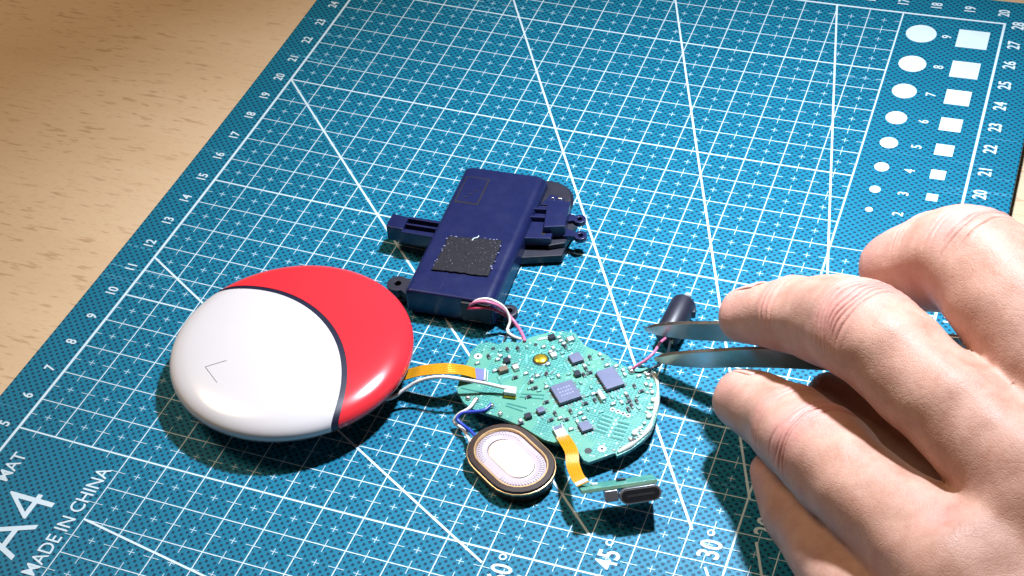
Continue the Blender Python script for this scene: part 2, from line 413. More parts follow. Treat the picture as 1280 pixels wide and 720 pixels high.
# ================================================================== round two-tone device shell (plain stand-in)
BC = (5.58, 8.70, matz(5.58, 8.70) + 0.15); dev = thing('device_shell', BC, 'round flat glossy plastic shell, white with a red crescent side', 'device shell')
prof = [(0.02, 0.52), (2.2, 0.50), (2.62, 0.52), (2.80, 0.56), (2.90, 0.63), (2.945, 0.73), (2.93, 0.84), (2.85, 0.94), (2.70, 1.03), (2.45, 1.11), (2.0, 1.18), (1.4, 1.24), (0.7, 1.27), (0.02, 1.28)]
pp = [(p[0], p[1]) for p in smooth([(r, hh, 0) for r, hh in prof], 4)]
nred = Vector((0.556, 0.831, 0))
def bool_shell(name, rad_out, rad_in, mat_, grow):
    src = MB().lathe(BC, [(r + (grow if r > 0.1 else 0), hh + grow) for r, hh in pp], 128).build(name, mat_, dev, True)
    ac = Vector(BC) - nred * 2.6
    def cutter(r, op):
        c = MB().lathe((ac.x, ac.y, BC[2]), [(r, -1), (r, 4)], 160).build('cutter', mat_, dev)
        b = src.modifiers.new('b', 'BOOLEAN'); b.operation = op; b.solver = 'EXACT'; b.object = c; return c
    cs = []
    if rad_out: cs.append(cutter(rad_out, 'INTERSECT'))
    if rad_in: cs.append(cutter(rad_in, 'DIFFERENCE'))
    dg = bpy.context.evaluated_depsgraph_get(); me = bpy.data.meshes.new_from_object(src.evaluated_get(dg))
    src.modifiers.clear(); src.data = me
    for c in cs: bpy.data.objects.remove(c)
    me.set_sharp_from_angle(angle=math.radians(35))
    return src
bool_shell('white_panel', 3.46, None, 'shell_white', 0.0)
bool_shell('trim_strip', 3.60, 3.455, 'trim_navy', -0.012)
bool_shell('red_panel', None, 3.595, 'shell_red', 0.0)
MB().lathe(BC, [(2.0, -0.14), (2.2, -0.08), (2.35, 0.52)], 64).build('inner_frame', 'dark_inside', dev, True)
ring_ = [(BC[0] + 2.926 * math.cos(a * math.pi / 60), BC[1] + 2.926 * math.sin(a * math.pi / 60), BC[2] + 0.655) for a in range(121)]
MB().tube(ring_, 0.011, 6).build('parting_seam', 'scratch_grey', dev, True)
px, py = 4.45, 6.62
MB().lathe((px, py, matz(px, py)), [(0.07, 0.10), (0.10, 0.15), (0.13, 0.72)], 16).build('locating_peg', 'shell_white', dev, True)
def shell_z(x, y):
    r = math.hypot(x - BC[0], y - BC[1]); up = [q for q in pp if q[1] > 0.7][::-1]
    for (r0, h0), (r1, h1) in zip(up, up[1:]):
        if r0 <= r <= r1: return BC[2] + h0 + (h1 - h0) * (r - r0) / (r1 - r0)
    return BC[2] + 1.26 if r < 1 else BC[2] + 0.75
def surf_mark(name, pts, r, mat_):
    P = smooth([(x, y, 0) for x, y in pts], 5) if len(pts) > 3 else [Vector((a[0] + (b[0] - a[0]) * s / 6, a[1] + (b[1] - a[1]) * s / 6, 0)) for a, b in zip(pts, pts[1:]) for s in range(7)]
    MB().tube([(p.x, p.y, shell_z(p.x, p.y) + 0.002) for p in P], r, 5).build(name, mat_, dev, True)
surf_mark('scratch', [(4.09, 7.20), (4.60, 6.82)], 0.008, 'scratch_grey'); surf_mark('scratch', [(4.09, 7.20), (4.52, 7.49)], 0.008, 'scratch_grey')

# ================================================================== battery housing
HC = (8.30, 14.20, 0.02); HA = math.radians(3.5); TOP = 0.90; BOT = 0.16
hs = thing('battery_housing', HC, 'navy plastic battery housing with a black foam pad and mounting ears', 'battery housing')
def L(x, y): return rot2(HC[:2], HA, [(x, y)])[0]
def Lp(pts): return rot2(HC[:2], HA, pts)
# body: rounded cross-section swept along the length, larger radius on the right
def section(x0, x1, z0, z1, rl, rr):
    s = [(x0, z0), (x1, z0)]
    for k in range(7): a = k / 6 * math.pi / 2; s.append((x1 - rr + rr * math.cos(a), z1 - rr + rr * math.sin(a)))
    for k in range(5): a = math.pi / 2 + k / 4 * math.pi / 2; s.append((x0 + rl + rl * math.cos(a), z1 - rl + rl * math.sin(a)))
    return s
mb = MB(); sec = section(-1.14, 1.20, BOT, TOP, 0.16, 0.26); n = len(sec); ys = (-2.58, -2.52, 2.46, 2.58); sh = (0.05, 0.0, 0.0, 0.08)
vs = []
for y, q in zip(ys, sh):
    for x, z in sec:
        X = x * (1 - q / 1.2) ; Z = z if z <= BOT else z - q * 0.7; a, b = L(X, y); vs.append((a, b, Z))
fs = [(i * n + j, i * n + (j + 1) % n, (i + 1) * n + (j + 1) % n, (i + 1) * n + j) for i in range(3) for j in range(n)] + [tuple(range(n))[::-1], tuple(range(3 * n, 4 * n))]
casing = mb.add(vs, [f[::-1] for f in fs]).build('casing', 'navy_plastic', hs, True, bevel=0.025, seg=2, angle=45)
# moulded plate near the far end, with small raised marks
MB().prism(Lp([(-0.98, 0.98), (-0.30, 0.98), (-0.30, 2.12), (-0.98, 2.12)]), TOP - 0.02, TOP + 0.012).build('moulded_plate', 'dark_plastic', casing, bevel=0.012)
MB().prism(Lp([(-0.93, 1.03), (-0.35, 1.03), (-0.35, 2.07), (-0.93, 2.07)]), TOP, TOP + 0.020).build('plate_inset', 'navy_plastic', casing, bevel=0.008)
for k in range(3):
    x, y = L(-0.72 + 0.10 * k, 1.22 + 0.16 * k); MB().box((x, y, TOP + 0.022), (0.10, 0.035, 0.016), HA + 0.3).build('raised_mark', 'dark_plastic', casing)
x, y = L(-0.26, -2.02); MB().box((x, y, TOP + 0.004), (0.035, 0.86, 0.022), HA).build('mould_rib', 'navy_plastic', casing, bevel=0.008)
MB().prism(Lp([(-1.0, -2.3), (-0.96, -2.3), (-0.96, 0.4), (-1.0, 0.4)]), TOP - 0.02, TOP + 0.006).build('mould_rib', 'navy_plastic', casing)
# foam pad with ragged rim
pts = []; base = [(-0.68, -1.76), (0.80, -1.70), (0.76, -0.30), (-0.64, -0.44)]
for i in range(4):
    a, b = base[i], base[(i + 1) % 4]
    for s in range(14): u = s / 14; pts.append((a[0] + (b[0] - a[0]) * u + random.uniform(-0.018, 0.018), a[1] + (b[1] - a[1]) * u + random.uniform(-0.018, 0.018)))
mb = MB(); P = Lp(pts); n = len(P); zt = TOP + 0.055
rim = [(x, y, TOP) for x, y in P] + [(x, y, zt + random.uniform(-0.012, 0.006)) for x, y in P]
cx, cy = L(0.06, -1.05)
NI = 12; vs = rim; fs = [(i, (i + 1) % n, n + (i + 1) % n, n + i) for i in range(n)]
for k in range(1, NI):
    s = 1 - k / NI
    for i in range(n): vs.append((cx + (P[i][0] - cx) * s, cy + (P[i][1] - cy) * s, zt + random.uniform(-0.003, 0.003)))
    o0 = n * k; o1 = n * (k + 1); fs += [(o0 + i, o0 + (i + 1) % n, o1 + (i + 1) % n, o1 + i) for i in range(n)]
fs.append(tuple(range(n * NI, n * NI + n)))
foam = mb.add(vs, fs).build('foam_pad', 'foam', hs)
for a, b in ((3, 0), (1, 2), (2, 3)):
    for s in range(8):
        u = random.random(); q = (base[a][0] + (base[b][0] - base[a][0]) * u, base[a][1] + (base[b][1] - base[a][1]) * u)
        x, y = L(q[0] + random.uniform(-0.03, 0.03), q[1] + random.uniform(-0.03, 0.03)); rr = random.uniform(0.012, 0.024)
        MB().blob((x, y, zt + 0.004), rr * random.uniform(1, 2.2), rr, rr * 0.6, 6, 3).build('glue_fleck', 'chip_mark', foam, True)
pts = [L(0.00, -0.50), L(0.03, -0.40), L(0.10, -0.36), L(0.12, -0.28)]
MB().tube([(x, y, zt + 0.01) for x, y in pts], 0.016, 6).build('glue_fleck', 'ceramic_white', foam, True)
# left bracket with two slots
z0, z1 = 0.48, 0.84
MB().prism(Lp([(-2.46, -0.28), (-1.98, -0.32), (-1.98, 0.20), (-2.46, 0.26)]), z0 - 0.12, z1).build('bracket', 'navy_plastic', hs, bevel=0.03)
for y0, y1 in ((-0.42, -0.26), (-0.10, -0.02), (0.14, 0.24)):
    MB().prism(Lp([(-2.00, y0 + 0.02), (-1.10, y0), (-1.10, y1), (-2.00, y1)]), z0, z1 - 0.02).build('bracket_bar', 'navy_plastic', hs, bevel=0.015)
MB().prism(Lp([(-1.99, -0.36), (-1.12, -0.38), (-1.12, 0.20), (-1.99, 0.20)]), z0 - 0.10, z0 + 0.03).build('bracket_web', 'dark_plastic', hs)
def ear(name, c, r, z0, z1, hole, root):
    """rounded lug with a screw hole, joined to the casing along root"""
    c = Vector(L(*c)); r0 = Vector(L(*root[0])); r1 = Vector(L(*root[1])); d0 = math.atan2((r0 - c).y, (r0 - c).x); d1 = math.atan2((r1 - c).y, (r1 - c).x)
    while d1 < d0: d1 += 2 * math.pi
    # arc on the outer side, from r1 round to r0
    a0 = d1 - 0.6; a1 = d0 + 2 * math.pi + 0.6
    out = [tuple(c + Vector((math.cos(a), math.sin(a))) * r) for a in np.linspace(a0, a1, 20)]
    outer = [tuple(r0), ] + [tuple(r1)] + out
    N = 36; vs = []; fs = []
    def hit(a):
        best = r; d = Vector((math.cos(a), math.sin(a))); n = len(outer)
        for i in range(n):
            p = Vector(outer[i]) - c; q = Vector(outer[(i + 1) % n]) - c; e = q - p; den = d.x * e.y - d.y * e.x
            if abs(den) < 1e-9: continue
            tt = (p.x * e.y - p.y * e.x) / den; uu = (p.x * d.y - p.y * d.x) / den
            if tt > 0 and -1e-6 <= uu <= 1 + 1e-6: best = max(best, tt)
        return best
    for z in (z0, z1):
        for rr in (0, 1):
            for i in range(N):
                a = 2 * math.pi * i / N; q = hole if rr == 0 else hit(a); vs.append((c.x + math.cos(a) * q, c.y + math.sin(a) * q, z))
    I = lambda k, rr, i: (k * 2 + rr) * N + i % N
    for i in range(N):
        fs += [(I(1, 0, i), I(1, 1, i), I(1, 1, i + 1), I(1, 0, i + 1)), (I(0, 1, i), I(0, 0, i), I(0, 0, i + 1), I(0, 1, i + 1)),
               (I(0, 1, i), I(0, 1, i + 1), I(1, 1, i + 1), I(1, 1, i)), (I(0, 0, i + 1), I(0, 0, i), I(1, 0, i), I(1, 0, i + 1))]
    e = MB().add(vs, fs).build('mounting_ear', 'dark_plastic' if name == 'd' else 'navy_plastic', hs, bevel=0.012)
    MB().lathe((c.x, c.y, z0 - 0.02), [(hole * 0.98, 0), (hole * 0.98, 0.03)], 20).build('screw_hole', 'port_dark', e)
    MB().blob((c.x + hole * 0.4, c.y + hole * 0.3, z0 + 0.02), hole * 0.4, hole * 0.25, 0.02).build('screw_glint', 'solder', e, True)
ear('d', (-1.55, -2.02), 0.28, 0.30, 0.52, 0.09, ((-1.12, -2.45), (-1.12, -1.60)))
ear('d', (1.48, -2.25), 0.22, 0.22, 0.40, 0.09, ((1.14, -1.95), (1.14, -2.5)))
ear('n', (2.36, 1.42), 0.17, 0.42, 0.56, 0.07, ((1.95, 1.62), (1.95, 1.16)))
ear('n', (2.55, 0.78), 0.17, 0.42, 0.56, 0.07, ((2.10, 1.02), (2.10, 0.56)))
# hooded ear at the far right corner
c = L(1.22, 2.10); MB().lathe((*c, 0.30), [(0.76, 0.0), (0.78, 0.16), (0.72, 0.24), (0.66, 0.26)], 40).build('corner_boss', 'dark_plastic', hs, True, bevel=0.02)
c = L(1.48, 1.98); MB().prism(rot2(c, HA, [(-0.28, -0.26), (0.34, -0.20), (0.30, 0.12), (-0.12, 0.24)]), 0.50, 0.60).build('boss_recess', 'navy_plastic', hs, bevel=0.02)
for dx, dy, r in ((1.46, 2.04, 0.05), (1.66, 2.06, 0.07), (1.56, 1.90, 0.04)):
    x, y = L(dx, dy); MB().blob((x, y, 0.61), r, r * 0.6, 0.03).build('screw_glint', 'solder', hs, True)
# stepped block on the right
MB().prism(Lp([(1.10, 0.22), (1.86, 0.36), (1.80, 1.58), (1.10, 1.62)]), 0.40, 0.66).build('side_ledge', 'navy_plastic', hs, bevel=0.03)
MB().prism(Lp([(1.62, 0.54), (2.16, 0.70), (2.04, 1.72), (1.44, 1.64)]), 0.36, 0.86).build('side_block', 'navy_plastic', hs, bevel=0.03)
MB().prism(Lp([(1.80, 0.30), (2.20, 0.50), (2.30, 1.50), (1.95, 1.60)]), 0.20, 0.46).build('side_foot', 'dark_plastic', hs, bevel=0.02)
for y0 in (0.92, 1.26): MB().prism(Lp([(1.08, y0), (1.60, y0 + 0.08), (1.60, y0 + 0.16), (1.08, y0 + 0.08)]), 0.60, 0.80).build('side_rib', 'navy_plastic', hs, bevel=0.015)
x, y = L(1.62, 0.50); MB().lathe((x, y, 0.655), [(0.055, 0), (0.055, 0.012)], 16).build('locating_hole', 'port_dark', hs)
MB().prism(Lp([(1.0, -0.2), (2.2, 0.18), (2.2, 0.6), (1.0, 0.5)]), 0.06, 0.30).build('side_foot', 'dark_plastic', hs, bevel=0.02)
# front notch where the wires leave
x, y = L(0.80, -2.60); MB().prism(Lp([(0.36, -2.66), (1.12, -2.66), (1.12, -2.50), (0.36, -2.50)]), 0.20, 0.80).build('wire_notch', 'port_dark', hs, bevel=0.02)
x, y = L(0.72, -2.66); MB().box((x, y, 0.26), (0.30, 0.03, 0.03), HA).build('latch', 'ceramic_tan', hs, bevel=0.01)
MB().prism(Lp([(-1.05, -2.50), (1.15, -2.50), (1.10, 2.4), (-1.05, 2.4)]), 0.03, BOT + 0.02).build('base_plate', 'dark_plastic', hs)

# ================================================================== circuit board
OUT = [(9.69, 9.03), (9.62, 9.41), (9.60, 9.95), (9.56, 10.32), (9.65, 10.62), (9.87, 10.77), (10.09, 10.74), (10.26, 10.89), (10.58, 10.94), (10.8, 11.21), (11.12, 11.46), (11.44, 11.62),
       (11.79, 11.66), (11.98, 11.46), (12.15, 11.29), (12.55, 11.19), (12.79, 11.13), (13.0, 10.98), (13.31, 10.89), (13.58, 10.89), (13.8, 11.0), (14.0, 10.93), (14.2, 10.66), (14.37, 10.17),
       (14.46, 9.7), (14.48, 9.28), (14.47, 8.99), (14.36, 8.67), (14.2, 8.38), (13.95, 8.08), (13.88, 8.17), (13.39, 7.72), (13.26, 7.75), (13.0, 8.03), (12.81, 8.16), (12.52, 8.06),
       (12.21, 8.08), (11.6, 8.32), (11.04, 8.45), (10.57, 8.48), (10.29, 8.52), (10.02, 8.64), (9.75, 8.92)]
ZT = 0.50; BR = math.radians(42)
pcb = thing('circuit_board', (12.0, 9.7, 0.0), 'green irregular circuit board crowded with chips, in the middle of the mat', 'circuit board')
board = MB().prism(OUT, ZT - 0.10, ZT).build('board', 'pcb_green', pcb, bevel=0.012, seg=1)
MB().prism([(x, y) for x, y in [(10.4, 9.0), (12.2, 8.7), (13.6, 9.2), (13.4, 10.4), (11.6, 10.9), (10.4, 10.3)]], 0.04, ZT - 0.10).build('underside_shield', 'port_metal', pcb)
def chip(c, sx, sy, hgt, mark=True, rz=BR, mat_='chip_grey'):
    o = MB().box((c[0], c[1], ZT + hgt / 2 + 0.01), (sx, sy, hgt), rz).build('chip', mat_, pcb, bevel=0.012)
    MB().box((c[0], c[1], ZT + 0.012), (sx * 1.06, sy * 1.06, 0.024), rz).build('chip_base', 'chip_dark', o)
    for q in range(4):
        n_ = int((sx if q % 2 == 0 else sy) / 0.075); hx, hy = sx / 2 + 0.055, sy / 2 + 0.055
        for k in range(n_):
            e = (k + 0.5) / n_ - 0.5; p_ = [(e * sx, hy), (hx, e * sy), (e * sx, -hy), (-hx, e * sy)][q]
            x, y = rot2(c, rz, [p_])[0]
            MB().box((x, y, ZT + 0.005), (0.030, 0.075, 0.010) if q % 2 == 0 else (0.075, 0.030, 0.010), rz).build('solder_pad', 'solder' if (k + q) % 3 else 'trace_light', o)
    if mark:
        for k in range(3):
            x, y = rot2(c, rz, [(0.0, 0.12 - 0.11 * k)])[0]
            for q in range(5):
                xx, yy = rot2((x, y), rz, [(-0.14 + 0.07 * q, random.uniform(-.004, .004))])[0]
                MB().box((xx, yy, ZT + hgt + 0.0105), (0.045, 0.05 * random.uniform(.6, 1), 0.002), rz).build('chip_print', 'chip_mark', o)
chip((12.235, 9.59), 0.56, 0.60, 0.11)
chip((13.10, 10.31), 0.46, 0.64, 0.11, False)
chip((12.11, 10.74), 0.29, 0.29, 0.10, False)
chip((13.01, 8.69), 0.27, 0.27, 0.09, False)
chip((11.86, 8.87), 0.17, 0.16, 0.10, False)
# hand-placed passives (kind, position)
PARTS = [(10.41, 10.6, 'd'), (10.64, 10.7, 'd'), (10.32, 10.34, 'w'), (10.3, 10.21, 'w'), (10.53, 10.21, 'D'), (10.54, 10.04, 'w'), (10.56, 9.89, 'B'), (10.81, 10.07, 'W'), (10.91, 9.75, 'd'), (11.32, 9.72, 'd'),
    (11.31, 11.29, 'D'), (11.55, 10.72, 'W'), (9.87, 9.95, 'w'), (12.41, 10.91, 'd'), (11.72, 11.1, 'd'), (11.66, 11.18, 'w'), (11.77, 11.36, 'W'), (12.38, 10.59, 'w'), (12.44, 10.51, 'd'),
    (12.3, 10.27, 'D'), (13.1, 10.80, 'w'), (13.30, 10.72, 'w'), (13.38, 10.59, 'w'), (13.71, 10.29, 'd'), (13.72, 10.64, 'w'), (11.56, 11.25, 'w'), (10.97, 8.54, 'w'), (11.63, 8.63, 'D'), (11.54, 8.39, 'd'),
    (11.50, 8.47, 'w'), (12.17, 8.69, 'd'), (11.33, 9.78, 'w'), (11.88, 9.20, 'd'), (13.07, 9.73, 'L'), (12.77, 9.42, 'd'), (13.65, 9.92, 'd'), (13.59, 9.99, 'w'), (13.73, 9.77, 'd'), (13.83, 9.67, 'd'), (13.91, 10.17, 'd'), (13.57, 9.70, 'w')]
KIND = {'d': ('resistor', 0.12, 0.06, 0.05, 'chip_dark'), 'w': ('capacitor', 0.10, 0.06, 0.05, 'ceramic_white'), 't': ('resistor', 0.085, 0.05, 0.035, 'trace_light'), 'D': ('inductor', 0.15, 0.14, 0.09, 'chip_dark'),
        'B': ('inductor', 0.22, 0.15, 0.11, 'ceramic_tan'), 'W': ('capacitor', 0.17, 0.13, 0.07, 'ceramic_white'), 'L': ('capacitor', 0.11, 0.28, 0.10, 'ceramic_white')}
used = []
proto = {}
def passive(kx, x, y, rz):
    nm, sx, sy, sz, mt = KIND[kx]
    if kx not in proto:
        vs = MB().box((0, 0, sz / 2), (sx, sy, sz)).v; fs = MB().box((0, 0, 0), (1, 1, 1)).f
        me = bpy.data.meshes.new(nm); me.from_pydata([tuple(q * S for q in p) for p in vs], [], fs); me.materials.append(M[mt]); proto[kx] = me
        cap = bpy.data.meshes.new('end_cap'); c2 = MB().box((-sx / 2, 0, sz / 2), (sx * 0.24, sy * 1.04, sz * 1.04)).box((sx / 2, 0, sz / 2), (sx * 0.24, sy * 1.06, sz * 1.04))
        cap.from_pydata([tuple(q * S for q in p) for p in c2.v], [], c2.f); cap.materials.append(M['solder']); proto[kx + 'c'] = cap
    o = bpy.data.objects.new(nm, proto[kx]); col.objects.link(o); o.parent = pcb
    o.location = (Vector((x, y, ZT + 0.002)) - ORG[pcb.name]) * S; o.rotation_euler = (0, 0, rz)
    if kx in 'dwWLt':
        e = bpy.data.objects.new('end_caps', proto[kx + 'c']); col.objects.link(e); e.parent = o
    used.append((x, y))
for x, y, kx in PARTS: passive(kx, x, y, BR + (math.pi / 2 if random.random() < 0.5 else 0))
def inside(x, y, poly=OUT):
    c = False; n = len(poly)
    for i in range(n):
        (x0, y0), (x1, y1) = poly[i], poly[i - 1]
        if (y0 > y) != (y1 > y) and x < (x1 - x0) * (y - y0) / (y1 - y0) + x0: c = not c
    return c
KEEP = [(12.235, 9.59, .50), (13.10, 10.31, .44), (12.11, 10.74, .27), (13.01, 8.69, .26), (11.86, 8.87, .16), (11.29, 10.52, .24), (10.0, 9.55, .45), (10.6, 9.2, .5), (11.1, 9.2, .3), (12.5, 8.3, .32),
        (13.6, 8.9, .45), (13.28, 8.05, .22), (14.16, 8.65, .2), (9.79, 10.2, .2), (10.3, 8.8, .4), (14.2, 10.0, .22), (14.3, 9.5, .25), (13.63, 9.4, .18), (10.1, 9.0, .4)]
cnt = 0; tries = 0
CL = [(11.6, 9.75, .55), (12.35, 10.35, .45), (12.75, 9.75, .5), (12.6, 9.15, .55), (13.45, 9.8, .45), (11.7, 11.0, .4), (12.4, 8.8, .4), (10.5, 10.2, .35), (13.0, 10.6, .5), (13.8, 9.9, .35)]
while cnt < 60 and tries < 9000:
    tries += 1; a, b, r = random.choice(CL); x, y = random.gauss(a, r * 0.6), random.gauss(b, r * 0.6)
    if not inside(x, y) or any(math.hypot(x - p, y - q) < rr for p, q, rr in KEEP) or any(math.hypot(x - p, y - q) < 0.125 for p, q in used): continue
    passive(random.choice('dttwwt'), x, y, BR + (math.pi / 2 if random.random() < 0.5 else 0)); cnt += 1
# gold dome key, with ring
MB().lathe((11.29, 10.52, ZT), [(0.20, 0.002), (0.20, 0.012), (0.185, 0.016)], 28).build('key_ring', 'chip_dark', pcb)
MB().lathe((11.29, 10.52, ZT), [(0.165, 0.01), (0.165, 0.03), (0.14, 0.05), (0.08, 0.065), (0.02, 0.07)], 28).build('gold_dome', 'gold', pcb, True)
# solder joints
for x, y, r in ((10.07, 8.8, .07), (10.27, 8.8, .085), (10.68, 8.72, .085), (10.98, 8.55, .06), (13.51, 10.73, .085), (13.91, 10.72, .085), (9.88, 9.97, .05)):
    MB().blob((x, y, ZT + 0.025), r, r * 0.9, r * 0.8).build('solder_joint', 'solder', pcb, True)
for x, y in ((14.08, 10.42), (14.16, 10.22), (14.24, 9.98), (14.27, 9.72), (14.30, 9.46), (14.28, 9.22), (14.22, 9.02), (14.13, 8.86)):
    r = random.uniform(0.04, 0.075); MB().blob((x + random.uniform(-.03, .03), y, ZT + 0.03), r, r * 1.3, r * 0.8).build('solder_joint', 'ceramic_white', pcb, True)
# clear glue bead along the right edge
bead = [(13.98, 10.86), (14.16, 10.62), (14.30, 10.2), (14.38, 9.75), (14.41, 9.35), (14.40, 9.05), (14.30, 8.74), (14.14, 8.46), (13.94, 8.18)]
MB().tube([(x, y, ZT + 0.012) for x, y in bead], lambda u: 0.05 + 0.02 * math.sin(u * 23), 8).build('glue_bead', 'glue', pcb, True)
for k in range(26):
    u = random.random() * (len(bead) - 1.001); i = int(u); u -= i; x = bead[i][0] + (bead[i + 1][0] - bead[i][0]) * u - random.uniform(0.02, 0.26); y = bead[i][1] + (bead[i + 1][1] - bead[i][1]) * u
    if inside(x, y): r = random.uniform(0.018, 0.04); MB().blob((x, y, ZT + 0.01), r * 1.6, r, r * 0.7, 7, 4).build('glue_drop', 'glue', pcb, True)
# holes with pale annular pads
for x, y, r, pad in ((13.28, 8.05, .085, 0), (14.14, 8.65, .085, 0), (13.56, 8.2, .035, .10), (9.79, 10.2, .035, .10), (13.43, 9.44, .03, .06), (13.57, 9.41, .03, .06), (13.70, 9.385, .03, .06), (13.83, 9.36, .03, .06), (12.71, 10.96, .04, .0), (10.05, 10.55, .05, 0), (11.0, 10.98, .05, 0)):
    if pad: MB().lathe((x, y, ZT), [(pad, 0), (pad, 0.004)], 20).build('hole_pad', 'ceramic_white', pcb)
    MB().lathe((x, y, ZT), [(r, 0.002), (r, 0.0075)], 16).build('drill_hole', 'port_dark', pcb)
# resistor bars, two columns of five
for k in range(5):
    for a, b in (((13.24, 9.20), (13.54, 9.16)), ((13.66, 9.10), (13.95, 9.09))):
        d = k * 0.125; dx = -0.003 * k
        cx, cy = (a[0] + b[0]) / 2 + dx, (a[1] + b[1]) / 2 - d; rz = math.atan2(b[1] - a[1], b[0] - a[0])
        MB().box((cx, cy, ZT + 0.004), (0.27, 0.045, 0.008), rz).build('copper_bar', 'trace_dark', pcb)
        MB().box((cx, cy + 0.052, ZT + 0.004), (0.27, 0.02, 0.008), rz).build('copper_bar', 'trace_light', pcb)
    MB().box((13.60 - 0.003 * k, 9.13 - 0.125 * k, ZT + 0.005), (0.035, 0.07, 0.01), 0.1).build('copper_bar', 'ceramic_white', pcb)
for a, b, mt in (((11.22, 9.30), (11.75, 9.42), 'trace_dark'), ((11.22, 9.20), (11.78, 9.30), 'trace_dark'), ((11.0, 8.92), (11.5, 8.90), 'trace_dark'), ((11.0, 8.84), (11.45, 8.78), 'trace_dark'), ((9.78, 9.08), (10.75, 9.08), 'trace_dark'), ((10.9, 10.6), (11.0, 10.3), 'trace_light'), ((10.0, 10.25), (10.12, 10.4), 'trace_light'), ((11.15, 10.0), (11.0, 9.85), 'trace_light')):
    L_ = math.hypot(b[0] - a[0], b[1] - a[1]); MB().box(((a[0] + b[0]) / 2, (a[1] + b[1]) / 2, ZT + 0.003), (L_, 0.035, 0.006), math.atan2(b[1] - a[1], b[0] - a[0])).build('copper_trace', mt, pcb)
tr = 0
while tr < 90:
    a, b, r = random.choice(CL); x, y = random.gauss(a, r), random.gauss(b, r); ln_ = random.uniform(0.08, 0.32); rz = BR + random.choice((0, math.pi / 2, math.pi / 4))
    dx, dy = math.cos(rz) * ln_ / 2, math.sin(rz) * ln_ / 2
    if not (inside(x + dx * 1.3, y + dy * 1.3) and inside(x - dx * 1.3, y - dy * 1.3)): continue
    MB().box((x, y, ZT + 0.0015 + 0.00002 * tr), (ln_, random.choice((0.016, 0.022, 0.03)), 0.003), rz).build('copper_trace', random.choice(('trace_light', 'trace_dark', 'trace_light')), pcb); tr += 1
for k in range(9):
    x = 11.25 + 0.065 * k; y = 9.93 + 0.035 * k; MB().box((x, y, ZT + 0.012), (0.028, 0.15, 0.022), -0.35).build('contact_pin', 'solder' if k % 2 else 'trace_light', pcb)
for k in range(5): MB().box((11.02 + 0.05 * k, 11.17 + 0.028 * k, ZT + 0.012), (0.024, 0.11, 0.022), -0.3).build('contact_pin', 'ceramic_white', pcb)
# connectors
cA = MB().prism([(9.83, 9.72), (10.13, 9.76), (10.24, 9.40), (9.95, 9.36)], ZT, ZT + 0.085).build('ribbon_socket', 'flex_blue', pcb, bevel=0.015)
MB().prism([(10.13, 9.76), (10.17, 9.765), (10.28, 9.405), (10.24, 9.40)], ZT, ZT + 0.11).build('socket_latch', 'ceramic_white', cA, bevel=0.008)
MB().prism([(10.20, 9.77), (10.22, 9.77), (10.33, 9.41), (10.31, 9.41)], ZT, ZT + 0.07).build('socket_latch', 'ceramic_white', cA, bevel=0.006)
cB = MB().prism([(12.30, 8.41), (12.48, 8.58), (12.76, 8.28), (12.58, 8.08)], ZT, ZT + 0.10).build('ribbon_socket', 'ceramic_white', pcb, bevel=0.015)
MB().prism([(12.33, 8.41), (12.475, 8.55), (12.53, 8.49), (12.385, 8.35)], ZT + 0.08, ZT + 0.115).build('socket_latch', 'chip_grey', cB, bevel=0.006)
cC = MB().prism([(10.80, 9.32), (11.10, 9.35), (11.16, 9.13), (10.86, 9.10)], ZT + 0.05, ZT + 0.17).build('antenna_plug', 'ceramic_white', pcb, bevel=0.02)
MB().prism([(10.84, 9.30), (11.10, 9.32), (11.16, 9.10), (10.88, 9.06)], ZT, ZT + 0.06).build('antenna_socket', 'gold', cC, bevel=0.01)

# ================================================================== cables
def ribbon(name, pts, w, mat_, label, tips):
    P = smooth(pts, 6); vs = []; k = len(P)
    for i in range(k):
        d = (P[min(i + 1, k - 1)] - P[max(i - 1, 0)]); side = Vector((-d.y, d.x, 0)).normalized() * w / 2; nrm = d.cross(side).normalized() * 0.009
        for q, e in ((-1, -1), (1, -1), (1, 1), (-1, 1)): vs.append(P[i] + side * q + nrm * e)
    fs = [(4 * i + j, 4 * i + (j + 1) % 4, 4 * i + 4 + (j + 1) % 4, 4 * i + 4 + j) for i in range(k - 1) for j in range(4)] + [(3, 2, 1, 0), tuple(range(4 * k - 4, 4 * k))]
    base = pts[0]; th = thing(name, (base[0], base[1], 0), label, 'ribbon cable'); MB().add(vs, fs).build('ribbon', mat_, th, True).data.set_sharp_from_angle(angle=math.radians(40))
    for i0, mt in tips:
        q = P[i0]; d = (P[min(i0 + 1, k - 1)] - P[max(i0 - 1, 0)]); MB().box((q.x, q.y, q.z + 0.012), (0.09, w * 1.04, 0.03), math.atan2(d.y, d.x)).build('stiffener', mt, th, bevel=0.006)
    for s in (-0.28, -0.09, 0.09, 0.28):
        MB().tube([p + Vector((-(P[min(i + 1, k - 1)] - P[max(i - 1, 0)]).y, (P[min(i + 1, k - 1)] - P[max(i - 1, 0)]).x, 0)).normalized() * w * s + Vector((0, 0, 0.009)) for i, p in enumerate(P)][::3], 0.006, 4).build('copper_track', 'gold', th, True)
ribbon('ribbon_cable', [(8.15, 8.98, 0.50), (8.43, 9.06, 0.60), (8.84, 9.13, 0.78), (9.37, 9.22, 0.90), (9.74, 9.42, 0.76), (9.98, 9.54, 0.60)], 0.36, 'flex_amber', 'orange flat ribbon cable from the round shell to the green board', [(2, 'ceramic_white')])
